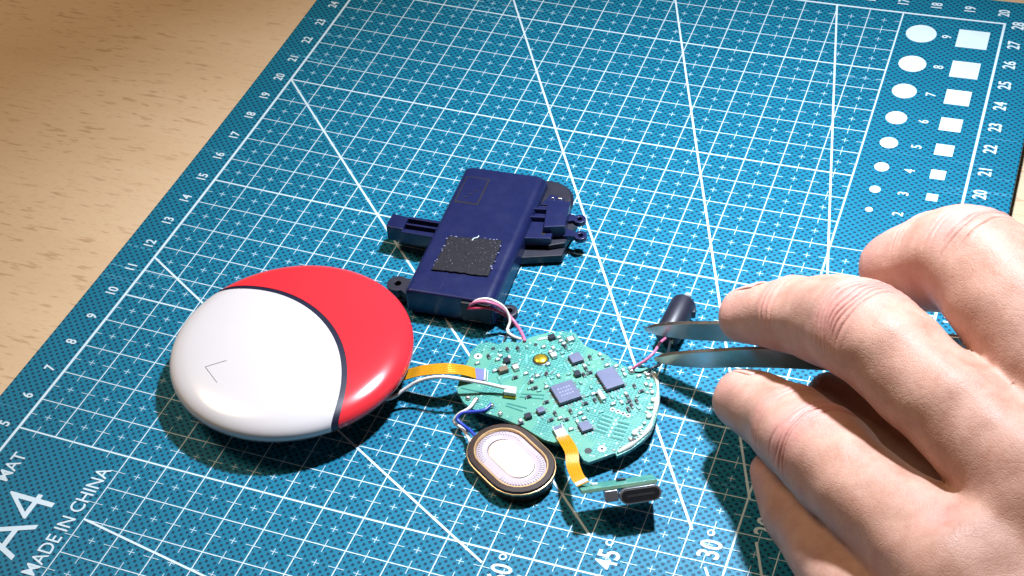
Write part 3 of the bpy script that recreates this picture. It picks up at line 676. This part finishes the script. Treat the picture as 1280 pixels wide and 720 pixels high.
ribbon('ribbon_cable', [(12.60, 8.22, 0.60), (12.80, 7.92, 0.80), (13.06, 7.55, 0.93), (13.20, 7.22, 0.90), (13.42, 6.86, 0.98), (13.62, 6.66, 1.00)], 0.30, 'flex_amber', 'orange folded ribbon cable down to the small charging-port board', [(28, 'ceramic_white')])
def wire(name, pts, r, mat_, label, group=None):
    o = MB().tube(pts, r, 8).build(name, mat_, None, True, origin=(pts[0][0], pts[0][1], 0)); tag(o, label, 'wire', group); return o
wire('antenna_cable', [(7.75, 8.10, 0.42), (8.26, 8.34, 0.44), (8.51, 8.58, 0.55), (8.85, 8.80, 0.75), (9.36, 8.90, 0.93), (9.92, 9.02, 0.88), (10.45, 9.17, 0.74), (10.90, 9.23, 0.66)], 0.045, 'wire_white', 'white thin antenna cable from the round shell to the gold plug on the board')
wire('speaker_wire', [(10.68, 8.73, 0.56), (10.58, 8.51, 0.55), (10.32, 8.40, 0.53), (10.09, 8.33, 0.48), (10.02, 8.19, 0.40), (10.22, 8.08, 0.36), (10.45, 7.92, 0.42), (10.72, 7.72, 0.44)], 0.042, 'wire_blue', 'blue wire looping from the board to the oval speaker')
wire('speaker_wire', [(10.27, 8.78, 0.56), (10.22, 8.47, 0.55), (10.00, 8.32, 0.42), (9.92, 8.21, 0.25), (10.15, 8.12, 0.20), (10.38, 7.88, 0.28), (10.62, 7.55, 0.40), (10.75, 7.45, 0.42)], 0.042, 'wire_white', 'white wire looping beside the blue one to the oval speaker')
wire('battery_wire', [(8.98, 11.66, 0.55), (9.06, 11.60, 0.74), (9.26, 11.58, 0.92), (9.54, 11.60, 0.98), (9.81, 11.70, 0.81), (10.04, 11.75, 0.51), (10.30, 11.58, 0.40), (10.55, 11.25, 0.50), (10.72, 10.98, 0.54)], 0.040, 'wire_pink', 'pink wire arching from the battery housing to the board')
wire('battery_wire', [(9.02, 11.70, 0.55), (9.12, 11.66, 0.78), (9.32, 11.66, 0.96), (9.60, 11.70, 0.99), (9.90, 11.78, 0.74), (10.08, 11.66, 0.46), (10.10, 11.40, 0.34), (10.34, 11.18, 0.42), (10.60, 11.02, 0.54)], 0.036, 'wire_white', 'white wire arching from the battery housing and curling down to the board')
wire('battery_wire', [(8.94, 11.68, 0.50), (9.04, 11.56, 0.66), (9.30, 11.50, 0.80), (9.62, 11.60, 0.78), (9.95, 11.74, 0.50), (10.22, 11.66, 0.34), (10.46, 11.40, 0.44), (10.66, 11.05, 0.54)], 0.034, 'wire_red', 'dark red wire under the pink one between battery housing and board')
wire('motor_wire', [(13.51, 10.76, 0.57), (13.62, 10.82, 0.68), (13.80, 10.94, 0.80), (13.93, 11.20, 0.86), (13.95, 11.65, 0.75), (13.94, 12.10, 0.46), (13.98, 12.40, 0.38)], 0.036, 'wire_pink', 'pink wire gripped near the tweezers, from the board to the small motor')
wire('motor_wire', [(13.91, 10.74, 0.56), (13.98, 10.86, 0.66), (14.10, 11.05, 0.62), (14.16, 11.40, 0.55), (14.12, 11.80, 0.46), (14.06, 12.20, 0.40), (14.06, 12.40, 0.36)], 0.032, 'wire_black', 'black wire beside the pink one, from the board to the small motor')

# ================================================================== oval speaker
SC = (11.66, 7.36); SA = math.radians(-33); spk = thing('speaker', (*SC, 0.05), 'small oval speaker with dark rim and silver cone, below the board', 'speaker')
def stadium(hl, r, n=14):
    return [(hl + r * math.cos(a), r * math.sin(a)) for a in np.linspace(-math.pi / 2, math.pi / 2, n)] + [(-hl + r * math.cos(a), r * math.sin(a)) for a in np.linspace(math.pi / 2, 1.5 * math.pi, n)]
def rings(name, prof, mat_, parent, hl, closed=False, close_top=False, sm=True):
    """prof: (radius, z) swept round a stadium of half-length hl"""
    vs = []; n = len(stadium(hl, 1))
    for r, z in prof: vs += [(*q, z) for q in rot2(SC, SA, stadium(hl, r))]
    k = len(prof); fs = [(i * n + j, i * n + (j + 1) % n, (i + 1) * n + (j + 1) % n, (i + 1) * n + j) for i in range(k - 1) for j in range(n)]
    if closed: fs += [((k - 1) * n + j, (k - 1) * n + (j + 1) % n, (j + 1) % n, j) for j in range(n)]
    if close_top: fs += [tuple(range(n))[::-1], tuple(range((k - 1) * n, k * n))]
    o = mesh_obj(name, vs, fs, mat_, parent, sm); o.data.set_sharp_from_angle(angle=math.radians(45)); return o
HL = 0.33
rings('basket', [(0.60, 0.10), (0.76, 0.12), (0.78, 0.30), (0.78, 0.42), (0.60, 0.42)], 'speaker_rim', spk, HL, close_top=True)
rings('front_ring', [(0.80, 0.36), (0.805, 0.46), (0.78, 0.50), (0.64, 0.50), (0.62, 0.47), (0.62, 0.41)], 'speaker_rim', spk, HL, closed=True)
rings('brass_edge', [(0.655, 0.495), (0.652, 0.510), (0.620, 0.510), (0.610, 0.44)], 'brass', spk, HL, closed=True)
rings('brass_edge', [(0.822, 0.40), (0.822, 0.445), (0.79, 0.455), (0.79, 0.40)], 'brass', spk, HL, closed=True)
rings('surround', [(0.61, 0.425), (0.58, 0.455), (0.52, 0.475), (0.46, 0.47), (0.41, 0.45), (0.37, 0.445), (0.34, 0.452)], 'speaker_cone', spk, HL)
rings('dust_cap', [(0.35, 0.448), (0.34, 0.462), (0.28, 0.470), (0.02, 0.476)], 'speaker_pad', spk, HL * 0.9, close_top=True)
st = rot2(SC, SA, stadium(HL, 0.555, 26)); st2 = rot2(SC, SA, stadium(HL, 0.465, 26))
for (x0, y0), (x1, y1) in zip(st, st2):
    MB().box(((x0 + x1) / 2, (y0 + y1) / 2, 0.476), (0.10, 0.022, 0.016), math.atan2(y1 - y0, x1 - x0) + 0.35).build('surround_ridge', 'speaker_cone', spk)
MB().prism(rot2(SC, SA, [(-1.08, -0.02), (-0.74, -0.10), (-0.74, 0.22), (-1.05, 0.20)]), 0.28, 0.38).build('terminal_tab', 'pcb_edge', spk, bevel=0.01)

# ================================================================== charging-port board, standing tilted on its connector
ua = Vector((1.50, 0.80, 0.0)).normalized(); up = Vector((-0.47 * 0.63, 0.882 * 0.63, 0.777)).normalized(); fr = ua.cross(up).normalized(); up = fr.cross(ua).normalized(); fr = -fr if fr.y > 0 else fr
UB = Vector((14.36, 6.88, 0.90)); usb = thing('charging_port_board', (14.4, 6.9, 0.1), 'small green board edge with a metal charging port facing the camera, near the bottom', 'port board')
def ob(name, c, s, mat_, parent, bevel=0.012):
    vs = []
    for w in (-1, 1):
        for a, b in ((-1, -1), (1, -1), (1, 1), (-1, 1)): vs.append(UB + ua * (c[0] + a * s[0] / 2) + fr * (c[1] + b * s[1] / 2) + up * (c[2] + w * s[2] / 2))
    return mesh_obj(name, vs, [(0, 1, 2, 3), (7, 6, 5, 4), (0, 4, 5, 1), (1, 5, 6, 2), (2, 6, 7, 3), (3, 7, 4, 0)], mat_, parent, bevel=bevel)
bd = ob('board', (0, -0.10, 0.06), (1.68, 0.62, 0.09), 'pcb_green', usb)
ob('board_edge', (0, 0.212, 0.055), (1.66, 0.012, 0.06), 'pcb_edge', usb, 0)
ob('solder_tab', (-0.20, 0.10, -0.12), (0.30, 0.30, 0.26), 'port_metal', usb, 0.03)
ob('solder_tab', (0.02, 0.20, -0.16), (0.10, 0.10, 0.20), 'solder', usb, 0.02)
# port shell: stadium tube along fr
def port(name, hw, hh, y0, y1, mat_, parent):
    vs = []; r = hh
    prof = [(hw - r + r * math.cos(a), r * math.sin(a)) for a in np.linspace(-math.pi / 2, math.pi / 2, 9)] + [(-hw + r + r * math.cos(a), r * math.sin(a)) for a in np.linspace(math.pi / 2, 1.5 * math.pi, 9)]
    n = len(prof)
    for y in (y0, y1): vs += [UB + ua * (0.42 + x) + fr * y + up * (-0.16 + z) for x, z in prof]
    return mesh_obj(name, vs, [tuple(range(n)), tuple(range(n, 2 * n))[::-1]] + [(i, n + i, n + (i + 1) % n, (i + 1) % n) for i in range(n)], mat_, parent, bevel=0.008)
ps = port('port_shell', 0.46, 0.175, -0.40, 0.34, 'port_metal', usb)
port('port_opening', 0.42, 0.135, 0.30, 0.347, 'port_dark', ps)
ob('port_tongue', (0.42, 0.335, -0.16), (0.60, 0.03, 0.05), 'dark_inside', ps, 0)
ob('component', (-0.5, -0.1, 0.13), (0.14, 0.09, 0.06), 'ceramic_white', usb); ob('component', (0.1, -0.2, 0.13), (0.2, 0.12, 0.06), 'chip_dark', usb)
MB().box((14.62, 7.52, 0.28), (0.5, 0.24, 0.42), 0.49).build('connector_base', 'port_dark', usb, bevel=0.02)

# ================================================================== vibration motor
mo = thing('vibration_motor', (14.0, 12.9, 0.0), 'small black cylindrical motor lying behind the tweezer tips', 'motor')
A_ = Vector((13.96, 12.20, 0.42)); B_ = Vector((14.05, 13.46, 0.46)); ax = B_ - A_; ln = ax.length
MB().lathe(A_, [(0.27, 0.0), (0.31, 0.02), (0.325, 0.06), (0.325, ln - 0.08), (0.31, ln - 0.02), (0.26, ln)], 28, ax).build('motor_sleeve', 'dark_plastic', mo, True).data.set_sharp_from_angle(angle=math.radians(50))
MB().lathe(B_, [(0.20, -0.01), (0.20, 0.06), (0.06, 0.08), (0.04, 0.22)], 20, ax).build('motor_shaft', 'solder', mo, True).data.set_sharp_from_angle(angle=math.radians(40))
MB().prism([(14.08, 13.44), (14.38, 13.38), (14.42, 13.16), (14.28, 13.12), (14.10, 13.22)], 0.30, 0.52).build('sleeve_tab', 'dark_plastic', mo, bevel=0.02)
MB().blob((14.10, 13.62, 0.58), 0.10, 0.06, 0.10).build('eccentric_weight', 'ceramic_white', mo, True)
MB().box((14.10, 12.17, 0.34), (0.05, 0.03, 0.10), 0.2).build('motor_contact', 'brass', mo)

# ================================================================== tweezers
E_ = Vector((23.6, 9.25, 4.85))
tw = thing('tweezers', (13.8, 11.4, 0.0), 'open steel tweezers pinched between the fingers, tips over the pink wire', 'tweezers')
def arm(name, pts, widths, nrm_hint, thick=0.10):
    P = smooth(pts, 6); k = len(P); vs = []
    for i in range(k):
        d = (P[min(i + 1, k - 1)] - P[max(i - 1, 0)]).normalized(); nr = (nrm_hint - d * nrm_hint.dot(d)).normalized(); wd = d.cross(nr).normalized()
        s = i / (k - 1) * (len(widths) - 1); a = min(int(s), len(widths) - 2); w = widths[a] + (widths[a + 1] - widths[a]) * (s - a)
        th = thick * (0.45 if i < 3 else 1.0)
        for q, e in ((-1, -1), (1, -1), (1, 1), (-1, 1)): vs.append(P[i] + wd * q * w / 2 + nr * e * th / 2)
    fs = [(4 * i + j, 4 * i + (j + 1) % 4, 4 * i + 4 + (j + 1) % 4, 4 * i + 4 + j) for i in range(k - 1) for j in range(4)] + [(3, 2, 1, 0), tuple(range(4 * k - 4, 4 * k))]
    return mesh_obj(name, vs, [f[::-1] for f in fs], 'steel', tw, bevel=0.018)
sep = Vector((0.42, -0.90, 0.10)).normalized()
W_ = [0.10, 0.40, 0.56, 0.62, 0.66, 0.72, 0.76, 0.80]
arm('arm', [(13.53, 11.76, 0.97), (14.0, 11.66, 1.18), (14.60, 11.53, 1.44), (15.46, 11.36, 1.80), (16.6, 11.12, 2.28), (18.5, 10.72, 3.0), (21.0, 10.05, 3.98), E_ + Vector((0, 0.05, 0))], W_, sep)
arm('arm', [(14.02, 10.90, 0.92), (14.5, 10.84, 1.12), (15.2, 10.74, 1.42), (16.2, 10.58, 1.90), (17.24, 10.40, 2.36), (19.0, 10.10, 3.05), (21.2, 9.72, 3.93), E_ - Vector((0, 0.05, 0))], W_, sep)

# ================================================================== hand
CH = {
    'index': [(19.14, 11.64, 4.41, 0.78), (19.86, 11.33, 4.98, 1.01), (20.72, 10.81, 5.72, 1.14), (21.72, 9.60, 5.76, 1.22), (22.80, 8.36, 5.54, 1.19), (23.90, 7.17, 5.26, 1.27)],
    'middle': [(16.13, 11.07, 2.73, 0.65), (16.93, 10.75, 3.25, 0.81), (17.80, 10.16, 3.92, 0.90), (18.98, 9.07, 4.84, 1.06), (20.25, 7.93, 4.93, 1.01), (21.53, 6.95, 4.86, 1.08), (22.92, 5.89, 4.67, 1.20)],
    'ring': [(16.46, 9.47, 1.70, 0.69), (17.31, 8.79, 2.13, 0.84), (18.48, 7.47, 2.82, 1.01), (19.80, 6.10, 3.24, 0.98), (20.67, 5.42, 3.37, 1.09), (21.83, 4.40, 3.62, 1.23)],
    'pinky': [(17.46, 8.45, 0.72, 0.53), (18.06, 7.43, 1.01, 0.71), (18.80, 6.43, 1.33, 0.85), (19.82, 5.01, 1.82, 0.90), (21.17, 3.14, 2.31, 1.09)],
    'thumb': [(18.28, 10.10, 1.70, 0.54), (19.12, 9.62, 1.74, 0.72), (20.48, 8.65, 1.80, 0.87), (22.47, 7.10, 1.95, 1.05), (24.69, 5.13, 2.44, 1.30), (26.15, 3.59, 2.48, 1.35)],
}
PALM = [[(23.93, 7.34, 5.42, 1.15), (25.50, 5.68, 4.35, 1.26), (27.29, 3.78, 3.23, 1.50)], [(22.92, 5.89, 4.67, 1.20), (24.59, 4.51, 3.94, 1.34), (26.72, 2.75, 3.02, 1.55)],
        [(21.83, 4.40, 3.62, 1.23), (23.60, 2.99, 3.31, 1.32), (26.06, 1.61, 2.70, 1.52)], [(21.17, 3.14, 2.31, 1.09), (22.61, 1.72, 2.63, 1.30), (25.28, 0.59, 2.40, 1.42)],
        [(26.56, 2.29, 2.85, 1.80), (28.8, 0.25, 2.75, 1.85), (31.5, -2.3, 2.9, 2.3)],
        [(23.4, 5.2, 3.2, 1.3), (25.5, 3.2, 2.6, 1.5)]]

def chain_samples(c, sub=5):
    P = np.array(c); out = []
    for i in range(len(P) - 1):
        p0, p1, p2, p3 = P[max(i - 1, 0)], P[i], P[i + 1], P[min(i + 2, len(P) - 1)]
        for s in range(sub):
            u = s / sub; out.append(0.5 * (2 * p1 + (p2 - p0) * u + (2 * p0 - 5 * p1 + 4 * p2 - p3) * u * u + (3 * p1 - p0 - 3 * p2 + p3) * u ** 3))
    return np.array(out + [P[-1]])

def build_hand():
    hs_ = 0.085; lo = np.array([15.0, -4.8, -0.2]); hi = np.array([34.0, 13.0, 7.6]); dim = np.ceil((hi - lo) / hs_).astype(int)
    ax_ = [lo[i] + hs_ * np.arange(dim[i]) for i in range(3)]
    big = np.float32(3.0)
    def chain_field(Q, k=0.0):
        F = np.full(dim, big, np.float32)
        for a, b in zip(Q[:-1], Q[1:]):
            r = max(a[3], b[3]) + 0.9; mn = np.minimum(a[:3], b[:3]) - r; mx = np.maximum(a[:3], b[:3]) + r
            i0 = np.clip(((mn - lo) / hs_).astype(int), 0, dim); i1 = np.clip(((mx - lo) / hs_).astype(int) + 1, 0, dim)
            if (i1 <= i0).any(): continue
            X = ax_[0][i0[0]:i1[0], None, None]; Y = ax_[1][None, i0[1]:i1[1], None]; Z = ax_[2][None, None, i0[2]:i1[2]]
            d = b[:3] - a[:3]; L2 = d @ d
            t_ = np.clip(((X - a[0]) * d[0] + (Y - a[1]) * d[1] + (Z - a[2]) * d[2]) / L2, 0, 1)
            D = np.sqrt((X - a[0] - t_ * d[0]) ** 2 + (Y - a[1] - t_ * d[1]) ** 2 + (Z - a[2] - t_ * d[2]) ** 2) - (a[3] + (b[3] - a[3]) * t_)
            s = F[i0[0]:i1[0], i0[1]:i1[1], i0[2]:i1[2]]; np.minimum(s, D.astype(np.float32), out=s)
        return F
    def smin(a, b, k):
        h_ = np.clip(0.5 + 0.5 * (b - a) / k, 0, 1); return b + (a - b) * h_ - k * h_ * (1 - h_)
    samples = {n: chain_samples(c) for n, c in CH.items()}
    fing = None
    for n in CH:
        f = chain_field(samples[n]); fing = f if fing is None else smin(fing, f, 0.15)
    palm = None
    for c in PALM:
        f = chain_field(chain_samples(c, 3)); palm = f if palm is None else smin(palm, f, 0.9)
    F = smin(fing, palm, 0.42)
    # surface nets
    neg = F < 0
    cells = np.zeros(np.array(dim) - 1, np.int8)
    for dx in (0, 1):
        for dy in (0, 1):
            for dz in (0, 1): cells += neg[dx:dim[0] - 1 + dx, dy:dim[1] - 1 + dy, dz:dim[2] - 1 + dz]
    act = (cells > 0) & (cells < 8); idx = np.full(act.shape, -1, np.int64); C_ = np.argwhere(act); idx[act] = np.arange(len(C_))
    acc = np.zeros((len(C_), 3)); num = np.zeros(len(C_))
    corners = [(0, 0, 0), (1, 0, 0), (0, 1, 0), (1, 1, 0), (0, 0, 1), (1, 0, 1), (0, 1, 1), (1, 1, 1)]
    vals = np.stack([F[C_[:, 0] + a, C_[:, 1] + b, C_[:, 2] + c] for a, b, c in corners], 1)
    for e0 in range(8):
        for e1 in range(e0 + 1, 8):
            if bin(e0 ^ e1).count('1') != 1: continue
            a, b = vals[:, e0], vals[:, e1]; mk = (a < 0) != (b < 0); u = np.where(mk, a / np.where(mk, a - b, 1), 0)
            p = np.array(corners[e0])[None] + u[:, None] * (np.array(corners[e1]) - np.array(corners[e0]))[None]
            acc[mk] += p[mk]; num[mk] += 1
    V = lo + hs_ * (C_ + acc / num[:, None])
    faces = []
    for a in range(3):
        b, c = (a + 1) % 3, (a + 2) % 3
        sl0 = [slice(None)] * 3; sl1 = [slice(None)] * 3; sl0[a] = slice(0, -1); sl1[a] = slice(1, None)
        n0, n1 = neg[tuple(sl0)], neg[tuple(sl1)]
        E = np.argwhere(n0 != n1); E = E[(E[:, b] > 0) & (E[:, c] > 0) & (E[:, b] < dim[b] - 1) & (E[:, c] < dim[c] - 1)]
        flip = n0[E[:, 0], E[:, 1], E[:, 2]]
        def gi(db, dc):
            q = E.copy(); q[:, b] += db; q[:, c] += dc; return idx[q[:, 0], q[:, 1], q[:, 2]]
        Q = np.stack([gi(-1, -1), gi(0, -1), gi(0, 0), gi(-1, 0)], 1)
        Q[~flip] = Q[~flip][:, ::-1]; faces.append(Q)
    Fc = np.concatenate(faces)
    # relax
    me = bpy.data.meshes.new('tmp'); me.from_pydata(V.tolist(), [], Fc.tolist())
    bm = bmesh.new(); bm.from_mesh(me)
    for _ in range(4): bmesh.ops.smooth_vert(bm, verts=bm.verts, factor=0.5, use_axis_x=True, use_axis_y=True, use_axis_z=True)
    bmesh.ops.subdivide_edges(bm, edges=bm.edges, cuts=1, use_grid_fill=True, smooth=0.0)
    for _ in range(3): bmesh.ops.smooth_vert(bm, verts=bm.verts, factor=0.5, use_axis_x=True, use_axis_y=True, use_axis_z=True)
    WB = (Vector((22.1, 7.65, 5.3)), Vector((23.0, 7.0, 5.4)))
    wv = [v_ for v_ in bm.verts if any((v_.co - q).length < 1.3 for q in WB)]
    for _ in range(24): bmesh.ops.smooth_vert(bm, verts=wv, factor=0.5, use_axis_x=True, use_axis_y=True, use_axis_z=True)
    JP = [Vector(CH[k_][j_][:3]) for k_, j_ in (('index', 2), ('middle', 3), ('ring', 2), ('pinky', 2))]
    ed = [e for e in bm.edges if any((e.verts[0].co - q).length < 1.45 and (e.verts[1].co - q).length < 1.45 for q in JP)]
    bmesh.ops.subdivide_edges(bm, edges=ed, cuts=1, use_grid_fill=True)
    near_ = [v_ for v_ in bm.verts if any((v_.co - q).length < 1.5 for q in JP)]
    for _ in range(2): bmesh.ops.smooth_vert(bm, verts=near_, factor=0.5, use_axis_x=True, use_axis_y=True, use_axis_z=True)
    bm.normal_update(); bm.to_mesh(me); bm.free()
    n = len(me.vertices); V = np.empty(n * 3); me.vertices.foreach_get('co', V); V = V.reshape(-1, 3)
    N = np.empty(n * 3); me.vertex_normals.foreach_get('vector', N); N = N.reshape(-1, 3)
    red = np.zeros(n); disp = np.zeros(n); fold = np.zeros(n)
    # knuckle folds: (finger, joint index in the chain, list of (offset, depth, width))
    folds = {'middle': (3, [(-0.46, .016, .030), (-0.30, .022, .032), (-0.16, .030, .035), (-0.02, .022, .030), (0.10, .030, .035), (0.24, .020, .030), (0.40, .016, .030)]),
             'index': (2, [(-0.36, .018, .035), (-0.14, .018, .032), (0.18, .034, .040), (0.34, .018, .030), (0.62, .026, .036)]),
             'ring': (2, [(-0.26, .014, .030), (-0.04, .016, .030), (0.08, .034, .038), (0.22, .014, .030)]),
             'pinky': (2, [(-0.62, .030, .036), (0.00, .018, .032), (0.14, .018, .032)]), 'thumb': (1, [(0.3, .03, .05)])}
    w1 = np.sin(V[:, 0] * 5.1 + V[:, 2] * 3.3) * 0.05 + np.sin(V[:, 1] * 7.7 - V[:, 2] * 6.1) * 0.035
    for nm, (j, fl) in folds.items():
        P = np.array(CH[nm]); J = P[j, :3]; t0 = P[j - 1, :3] - J; t0 /= np.linalg.norm(t0); t1 = P[j + 1, :3] - J; t1 /= np.linalg.norm(t1)
        out = -(t0 + t1); out /= np.linalg.norm(out) + 1e-9; ax1 = t1 - t0; ax1 /= np.linalg.norm(ax1)   # out = back of the joint, ax1 runs to the palm
        rel = V - J; s = rel @ ax1; rad = rel - np.outer(s, ax1); rl = np.linalg.norm(rad, axis=1) + 1e-9
        facing = (rad @ out) / rl; rj = P[j, 3]
        near = np.clip((rj * 1.35 - rl) / (rj * 0.3), 0, 1)
        mask = np.clip((facing - 0.05) / 0.5, 0, 1) * near
        red = np.maximum(red, mask * np.exp(-(s / 0.55) ** 2))
        for off, dep, wd in fl:
            curve = s - off - w1 * 0.9 - 0.10 * (1 - facing)
            disp -= 1.7 * dep * np.exp(-(curve / (wd * 0.8)) ** 2) * mask * np.clip(1.3 - abs(s) * 0.4, 0, 1)
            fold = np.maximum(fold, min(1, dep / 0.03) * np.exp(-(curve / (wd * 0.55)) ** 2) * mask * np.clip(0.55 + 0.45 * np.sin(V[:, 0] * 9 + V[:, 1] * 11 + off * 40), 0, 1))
            disp += dep * 0.6 * np.exp(-((curve - 0.10) / (wd * 1.3)) ** 2) * mask
        # fingertip blush
        tip = P[0, :3]; red = np.maximum(red, 0.8 * np.exp(-(np.linalg.norm(V - tip, axis=1) / 0.95) ** 2))
        # slight end-joint knob and crease
        if nm in ('middle', 'ring', 'index'):
            jd = P[1, :3] * 0.6 + P[2, :3] * 0.4 if nm != 'index' else P[1, :3]; d_ = P[2, :3] - P[0, :3]; d_ /= np.linalg.norm(d_)
            rel = V - jd; s2 = rel @ d_; rad = rel - np.outer(s2, d_); rl = np.linalg.norm(rad, axis=1) + 1e-9; fc = rad @ out / rl
            mk2 = np.clip(fc / 0.6, 0, 1) * (rl < 1.2)
            disp += 0.05 * np.exp(-(s2 / 0.28) ** 2) * mk2
            for q in (-0.10, 0.06, 0.2): disp -= 0.026 * np.exp(-((s2 - q - w1 * 0.5) / 0.045) ** 2) * mk2
            red = np.maximum(red, 0.6 * np.exp(-(s2 / 0.3) ** 2) * mk2)
    # knuckle hollows and tendons on the back of the hand
    K = np.array([21.20, 4.85, 4.65]); red = np.maximum(red, 0.9 * np.exp(-(np.linalg.norm(V - K, axis=1) / 0.35) ** 2))
    lump = np.sin(V[:, 0] * 2.3 + 1) * np.sin(V[:, 1] * 2.9) * np.sin(V[:, 2] * 2.6 + 2) * 0.05 + np.sin(V[:, 0] * 4.7) * np.sin(V[:, 1] * 5.3 + 1) * np.sin(V[:, 2] * 4.1) * 0.018
    disp -= 0.07 * np.exp(-(np.linalg.norm(V - K, axis=1) / 0.30) ** 2)
    V = V + N * (disp + lump)[:, None]
    org = np.array([24.0, 5.0, 0.0])
    me.vertices.foreach_set('co', ((V - org) * S).ravel()); at = me.attributes.new('red', 'FLOAT', 'POINT'); at.data.foreach_set('value', red.astype(np.float32))
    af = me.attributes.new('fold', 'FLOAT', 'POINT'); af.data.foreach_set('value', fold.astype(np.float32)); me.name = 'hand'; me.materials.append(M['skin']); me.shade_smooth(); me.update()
    o = bpy.data.objects.new('person_hand', me); col.objects.link(o); o.location = Vector(org) * S; ORG[o.name] = Vector(org)
    return o
hand = tag(build_hand(), 'bare hand reaching in from the right, fingers bent round the tweezers', 'hand')
# nails on the far side of the bent fingertips
for nm, dj in (('index', 2), ('middle', 3), ('ring', 2)):
    P = [Vector(p[:3]) for p in CH[nm]]; r = CH[nm][0][3]; d = (P[0] - P[1]).normalized(); pv = (P[dj] - P[dj + 1]).normalized(); dn = (pv - d * pv.dot(d)).normalized(); sd = d.cross(dn)
    vs = []; fs = []; NU, NV = 10, 8
    for i in range(NU + 1):
        for j in range(NV + 1):
            u = (i / NU - 0.5) * 1.3; w = j / NV; rr = r * (0.985 + 0.15 * (1 - w))
            cap = 1 - 0.35 * max(0, w - 0.7) / 0.3 * (abs(u) / 0.85) ** 2
            vs.append(P[0] + d * ((-0.55 + 1.05 * w * cap) * 0.95) + (dn * math.cos(u) + sd * math.sin(u)) * rr * (1 - 0.18 * w * w))
    fs = [(i * (NV + 1) + j, i * (NV + 1) + j + 1, (i + 1) * (NV + 1) + j + 1, (i + 1) * (NV + 1) + j) for i in range(NU) for j in range(NV)]
    nl = mesh_obj('fingernail', vs, fs, 'nail', hand, True); sol = nl.modifiers.new('s', 'SOLIDIFY'); sol.thickness = 0.05 * S; sol.offset = 0
